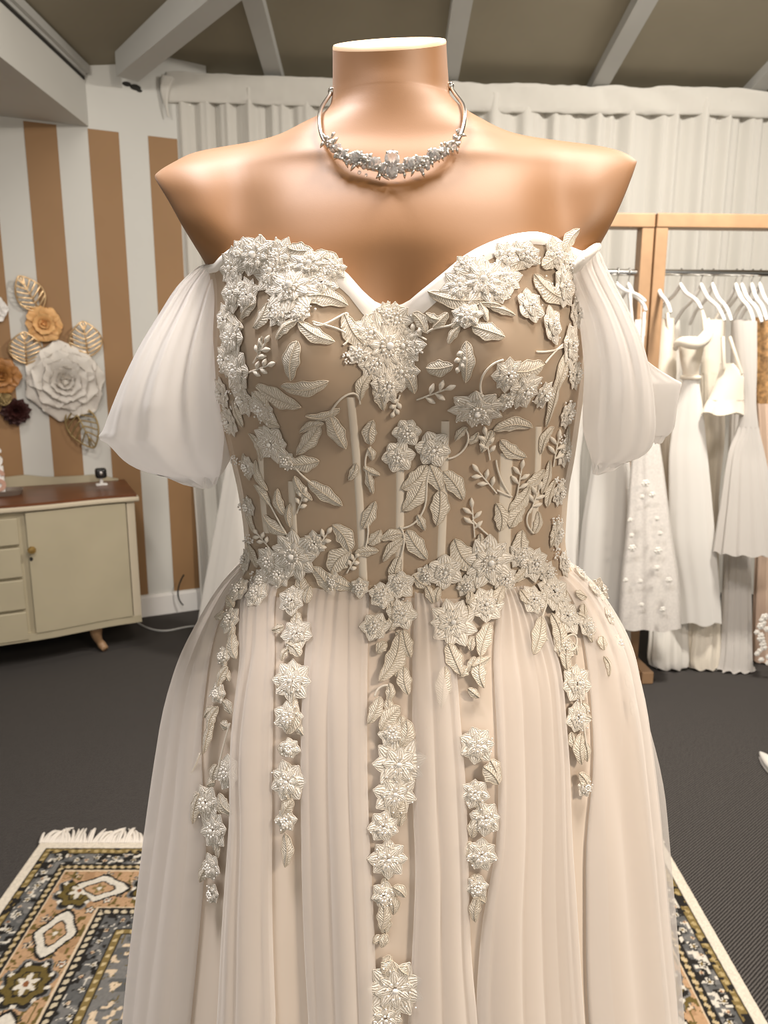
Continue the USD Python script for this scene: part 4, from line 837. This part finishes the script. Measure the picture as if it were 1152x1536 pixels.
LV = [(446, 482, 415, 510, 17), (448, 484, 502, 513, 21), (447, 512, 437, 571, 28), (450, 447, 522, 459, 28), (402, 455, 381, 492, 26), (385, 455, 362, 478, 18), (385, 580, 452, 610, 36), (422, 579, 493, 571, 25), (380, 590, 405, 618, 24), (548, 520, 516, 470, 30), (560, 470, 545, 500, 20), (620, 470, 640, 500, 18), (600, 555, 622, 590, 20), (556, 560, 540, 600, 20), (560, 580, 575, 615, 18),
    (430, 372, 470, 376, 24), (345, 420, 350, 385, 20), (470, 380, 512, 412, 24), (340, 470, 366, 492, 20), (395, 505, 391, 540, 10),
    (725, 450, 642, 438, 22), (715, 462, 678, 492, 24), (708, 490, 757, 506, 25), (700, 512, 699, 574, 22), (722, 456, 752, 460, 12), (735, 462, 772, 474, 12), (720, 455, 731, 483, 10), (640, 552, 680, 548, 22), (845, 378, 868, 344, 16), (760, 402, 795, 372, 22), (800, 412, 850, 452, 30), (815, 546, 760, 556, 28), (860, 510, 828, 602, 28), (838, 560, 818, 640, 22), (812, 400, 838, 384, 20), (672, 470, 650, 492, 14), (660, 480, 640, 470, 12), (690, 490, 673, 516, 12),
    (510, 612, 458, 623, 15), (486, 634, 450, 648, 14), (495, 622, 519, 672, 25), (480, 638, 445, 681, 22), (435, 697, 479, 691, 24), (462, 722, 514, 758, 22), (442, 714, 469, 750, 17), (556, 666, 560, 630, 20), (552, 672, 558, 690, 12), (545, 792, 563, 752, 18), (553, 816, 571, 795, 16), (533, 830, 568, 826, 15), (525, 826, 499, 787, 26), (497, 858, 527, 826, 32), (470, 850, 501, 893, 22), (490, 860, 537, 882, 18), (452, 865, 458, 895, 22),
    (402, 735, 384, 690, 14), (405, 757, 382, 727, 15), (428, 772, 417, 733, 18), (430, 800, 396, 772, 20), (436, 790, 436, 755, 12), (392, 690, 374, 650, 16), (384, 800, 372, 750, 16), (376, 720, 366, 680, 14), (388, 850, 372, 815, 18), (365, 640, 350, 600, 20), (420, 640, 388, 622, 20), (535, 695, 523, 720, 12), (552, 705, 560, 740, 12), (545, 700, 570, 712, 10),
    (605, 800, 571, 810, 16), (606, 808, 575, 842, 15), (600, 835, 596, 880, 18), (640, 697, 602, 733, 26), (645, 697, 662, 736, 24), (665, 707, 695, 749, 25), (635, 720, 604, 766, 26), (660, 735, 655, 788, 27), (610, 795, 641, 838, 25), (626, 772, 637, 795, 12), (740, 645, 798, 640, 25), (738, 645, 722, 678, 18), (750, 660, 789, 685, 20), (830, 640, 811, 680, 18), (763, 766, 794, 729, 24), (788, 728, 816, 704, 18), (765, 791, 787, 759, 24), (750, 796, 744, 755, 22), (710, 852, 682, 808, 34), (785, 836, 783, 795, 26), (800, 800, 806, 767, 16), (700, 640, 683, 660, 12), (702, 664, 717, 648, 12), (820, 760, 832, 720, 18), (812, 740, 824, 690, 16), (826, 820, 834, 780, 18), (842, 690, 852, 640, 18), (716, 822, 720, 800, 12), (770, 870, 790, 845, 16), (645, 880, 620, 862, 14), (690, 872, 700, 884, 14)]
for q in LV: leaf(*q)
for q in ([(470, 485), (500, 480), (520, 470), (512, 492)], [(470, 482), (510, 495), (522, 505), (515, 518)], [(488, 630), (500, 612), (512, 598), (530, 590), (540, 606)], [(442, 700), (452, 712), (470, 726)], [(556, 670), (548, 690), (552, 720), (556, 738)], [(648, 698), (640, 730), (637, 760), (612, 790), (600, 792)], [(697, 642), (702, 660), (690, 680), (672, 688)], [(862, 505), (845, 520), (815, 528), (805, 528)], [(860, 506), (835, 525), (818, 545)], [(765, 742), (750, 715), (744, 690)], [(745, 735), (755, 740), (768, 745)], [(722, 590), (722, 570), (735, 550), (755, 540)], [(640, 500), (655, 492), (668, 490), (690, 470)], [(432, 805), (420, 785), (405, 757), (395, 740)], [(545, 830), (552, 800), (548, 770)], [(598, 870), (600, 840), (606, 806), (600, 790)], [(735, 805), (718, 790), (708, 780)], [(800, 800), (790, 780), (798, 762)], [(640, 870), (625, 860), (610, 872), (600, 880)]): stem(q)
for q in ((380, 545, 60, 34), (370, 560, 20, 32), (640, 510, 150, 34), (625, 600, 20, 44), (600, 592, 250, 26), (470, 830, 55, 34), (712, 806, 95, 42), (775, 745, 80, 40), (745, 740, 130, 40), (795, 770, 70, 36), (404, 822, 130, 26), (700, 520, 250, 30), (545, 500, 300, 30), (445, 770, 70, 30), (520, 860, 60, 26), (830, 700, 80, 40), (735, 690, 100, 36)): sprig(*q)
# dense lace ground at the neckline, centre front, sides and waist
for u, v, r in ((410, 408, 30), (482, 424, 24), (350, 402, 26), (420, 468, 22), (372, 444, 24), (500, 404, 18), (362, 380, 20), (420, 385, 26), (450, 470, 16), (552, 500, 26), (606, 520, 28), (560, 546, 24), (602, 558, 26), (578, 470, 16), (535, 530, 16), (690, 430, 26), (756, 416, 26), (700, 400, 16), (832, 382, 22), (852, 398, 20), (760, 386, 20), (745, 440, 18),
                (338, 480, 22), (334, 590, 22), (345, 632, 22), (372, 700, 16), (374, 760, 16), (393, 612, 26), (430, 690, 16), (366, 600, 24), (338, 540, 22), (864, 470, 20), (862, 562, 20), (850, 622, 20), (846, 680, 18), (838, 740, 18), (835, 800, 20), (762, 562, 24), (815, 592, 20), (760, 600, 18), (472, 815, 18), (420, 862, 20), (780, 832, 20), (757, 868, 20), (700, 878, 16), (640, 862, 16), (500, 872, 14), (370, 840, 18), (394, 870, 18), (845, 845, 18), (820, 860, 18)):
    flower(u, v, r, 8, 2, spiky=.35, beads=8, sub=False, off=.0050, lift=.7)
# beaded clusters
def cluster(u, v, r, n, front=yfront, off=.0055):
    b = MB()
    for _ in range(n):
        a, q = lg.uniform(0, 2 * PI), r * math.sqrt(lg.random()); p = hit(u + q * math.cos(a), v + q * math.sin(a), off + .0012, front); b.mesh(trimesh.creation.icosphere(1, lg.uniform(.0006, .0010)), np.r_[np.c_[np.eye(3), p], [[0, 0, 0, 1]]])
    obj('bead_cluster', b.out(), M['bead'], gownp, True)
for q in ((522, 537, 9, 26), (532, 525, 6, 12), (622, 524, 10, 10), (628, 528, 6, 8), (393, 618, 14, 20), (345, 600, 14, 30), (338, 640, 10, 20), (352, 690, 8, 20), (365, 760, 8, 22), (372, 810, 8, 24), (385, 868, 14, 26), (852, 560, 12, 30), (855, 610, 10, 26), (846, 660, 8, 22), (840, 720, 8, 20), (835, 780, 8, 22), (838, 830, 10, 24), (460, 452, 20, 26), (420, 420, 20, 24), (820, 430, 16, 24)): cluster(*q)

# skirt lace, in strips between the tulle panels
SF = [(438, 901, 20, 6), (445, 950, 22, 7), (438, 1022, 28, 8), (434, 1076, 22, 7), (436, 1122, 14, 6), (432, 1172, 25, 7), (430, 1230, 15, 6), (573, 893, 18, 6), (603, 921, 22, 6), (563, 940, 20, 6), (598, 1146, 35, 9), (592, 1190, 28, 8), (588, 1100, 18, 7), (575, 1240, 20, 7), (582, 1288, 25, 8), (575, 1342, 16, 6), (592, 1482, 34, 9), (578, 1526, 20, 7), (600, 876, 20, 6), (540, 880, 14, 6),
    (360, 885, 18, 7), (346, 930, 18, 7), (336, 985, 14, 6), (328, 1040, 14, 6), (342, 1158, 22, 7), (310, 1203, 22, 7), (322, 1245, 24, 8), (318, 1300, 16, 6), (320, 1340, 12, 6), (679, 935, 33, 9), (728, 908, 25, 7), (716, 1118, 24, 7), (712, 1190, 18, 7), (728, 1228, 20, 7), (722, 1282, 20, 7), (716, 1330, 14, 6), (830, 888, 28, 8), (850, 925, 24, 7), (845, 970, 18, 6), (864, 1025, 24, 7), (866, 1076, 20, 7), (876, 1180, 12, 6), (900, 885, 18, 6), (800, 900, 20, 7), (385, 890, 20, 7), (880, 940, 16, 6)]
for u, v, r, n in SF: flower(u, v, r, n, 2, front=sfront, off=.006, spiky=.25, beads=8, sub=False, lift=.65)
for u0, v0, u1, v1, k in ((438, 890, 432, 1240, 14), (590, 900, 598, 1240, 16), (582, 1280, 578, 1536, 8), (352, 890, 318, 1110, 10), (325, 1150, 318, 1330, 8), (690, 900, 718, 1060, 6), (718, 1110, 718, 1370, 9), (840, 880, 872, 1140, 12), (860, 890, 890, 960, 5)):
    for j in range(k):
        q = (j + lg.uniform(-.3, .3)) / k; u, v = u0 + (u1 - u0) * q + lg.uniform(-12, 12), v0 + (v1 - v0) * q; a = lg.uniform(0, 2 * PI); l_ = lg.uniform(16, 26)
        leaf(u, v, u + l_ * .7 * math.cos(a), v + l_ * abs(math.sin(a)) + 4, lg.uniform(10, 17), front=sfront, off=.0055)
SLV = [(600, 950, 568, 1022, 27), (605, 945, 616, 986, 20), (606, 1000, 613, 1042, 20), (600, 1060, 570, 1095, 22), (570, 1045, 552, 1085, 18), (610, 1080, 600, 1120, 20), (672, 965, 692, 1012, 24), (668, 1000, 662, 1062, 22), (735, 935, 720, 985, 22), (722, 985, 726, 1032, 20), (725, 1150, 748, 1176, 26), (735, 1140, 745, 1160, 18), (708, 1000, 735, 985, 12), (717, 1345, 713, 1382, 14), (575, 1355, 572, 1395, 18), (590, 1330, 608, 1345, 14), (812, 925, 800, 982, 22), (826, 920, 838, 985, 22), (855, 955, 850, 1005, 20), (872, 1100, 872, 1146, 20), (868, 1160, 882, 1186, 16), (350, 950, 355, 988, 20), (342, 1000, 328, 1030, 16), (328, 1060, 314, 1100, 16), (320, 1080, 306, 1130, 14), (300, 1190, 290, 1235, 16), (330, 1190, 350, 1220, 20), (430, 1100, 445, 1060, 18), (428, 1250, 428, 1300, 16), (440, 1200, 424, 1222, 16), (460, 905, 466, 880, 14), (903, 955, 905, 975, 20), (905, 985, 912, 1014, 12), (605, 1200, 590, 1225, 20), (578, 1400, 572, 1420, 12), (612, 1460, 598, 1450, 16), (575, 1460, 588, 1440, 20), (450, 985, 430, 965, 18), (795, 905, 780, 885, 16), (745, 905, 755, 880, 16), (640, 880, 650, 905, 14), (705, 888, 700, 905, 12), (660, 882, 655, 903, 12)]
for q in SLV: leaf(*q, front=sfront, off=.007)
for q in ([(812, 880), (820, 905), (812, 930), (822, 960)], [(845, 960), (865, 958), (860, 975), (850, 970)], [(868, 1020), (872, 1060), (880, 1120)], [(562, 1045), (572, 1030), (582, 1028)], [(300, 1130), (292, 1150), (286, 1162)], [(345, 1085), (335, 1120), (325, 1165)]): stem(q, front=sfront, off=.007)
# small lace tips that stand out past the right edge of the skirt
for v in (862, 885, 925, 965, 1020, 1060):
    z = Z0(v); q = skirt(np.array([z]), np.array([.16]))[0]; s = []
    flower(float(CX + F * q[0] / ((q[1]) * cp - (q[2] - HC) * sp)), v, 12, 6, 1, front=sfront, off=.007, beads=4, sub=False)

# ------------------------------------------------------------------ crystal choker (a tiara worn round the neck)
chk = thing('crystal_choker', 'silver tiara band set with clear crystals worn around the mannequin neck', 'necklace')
BP = [(498, 137, .690), (484, 158, .668), (479, 183, .648), (484, 207, .640), (508, 231, .632), (548, 250, .612), (590, 257, .604), (632, 249, .612), (668, 229, .632), (690, 205, .640), (697, 178, .648), (692, 153, .668), (675, 129, .690)]
def clear(u, v, y):
    h = hit(u, v, .0045, yfront)
    if v > 225: return aty(u, v, h[1] - .002)
    return aty(u, v, min(y, h[1] - .001) if v > 150 else y)
bpts = spline([clear(u, v, y) for u, v, y in BP], 90)
obj('band', MB().tube(bpts, .0016, 8).out(), M['silver'], chk, True)
for e, d in ((0, 1), (-1, -1)):
    s = trimesh.creation.icosphere(2, .0035); s.apply_translation(bpts[e]); obj('end_bead', s, M['silver'], chk, True)
cg = np.random.default_rng(9)
def gem(p, r, h=1.0):
    s = trimesh.creation.icosphere(1, 1.0); s.apply_scale((r, r * .7, r * h)); s.apply_translation(p); obj('crystal', s, M['gem'], chk, False)
    b = MB()
    for k in range(4):
        a = k * PI / 2 + .78; q = p + np.array([math.cos(a) * r, .001, math.sin(a) * r * h]); s = trimesh.creation.icosphere(1, r * .22); s.apply_translation(q + [0, -.001, 0]); b.mesh(s)
    tt = np.linspace(0, 2 * PI, 19); b.tube(np.c_[p[0] + r * 1.02 * np.cos(tt), p[1] + .001 + 0 * tt, p[2] + r * 1.02 * h * np.sin(tt)], r * .10, 5, cap=False)
    obj('setting', b.out(), M['silver'], chk, True)
def onband(u):
    d = np.abs(CX + F * bpts[:, 0] / (bpts[:, 1] * cp - (bpts[:, 2] - HC) * sp) - u); d[:18] = 9e9 if u > 486 else d[:18]; d[-18:] = 9e9 if u < 692 else d[-18:]
    return bpts[int(np.argmin(d))]
FW = np.array([0, -.004, 0])
gem(onband(590) + FW + [0, -.002, .0075], .0052, 1.15); gem(onband(590) + FW + [0, -.002, -.001], .0042, 1.3)
for u, r, dz in ((562, .0048, .003), (574, .0036, .001), (616, .0048, .003), (604, .0034, .001), (531, .0045, .002), (537, .0038, .005), (648, .0046, .003), (640, .0036, .000), (515, .0036, .001), (664, .0036, .001), (552, .0034, .004), (628, .0034, .004), (500, .0030, .001), (678, .0030, .001)): gem(onband(u) + FW + [0, 0, dz], r)
for u in np.r_[np.linspace(489, 575, 22), np.linspace(605, 689, 22)]:
    p = onband(float(u)) + FW * .7 + [cg.normal(0, .0012), 0, cg.normal(.001, .0022)]; b = MB(); a = cg.uniform(0, PI)
    for sg in (0, 1, 2):
        aa = a + sg * 2.1; L = cg.uniform(.0045, .0068); t_ = np.linspace(0, 1, 6); b.tube(p + np.c_[np.cos(aa) * L * t_, -.002 * np.sin(PI * t_), np.sin(aa) * L * t_], np.array([.0004, .0009, .0013, .0013, .0009, .0003]), 5)
    obj('silver_leaf', b.out(), M['silver'], chk, True)
for u in np.linspace(492, 688, 30):
    p = onband(float(u)) + FW + [cg.normal(0, .001), -.001, cg.normal(0, .003)]; s = trimesh.creation.icosphere(1, cg.uniform(.0011, .0019)); s.apply_translation(p); obj('small_crystal', s, M['gem'], chk, False)
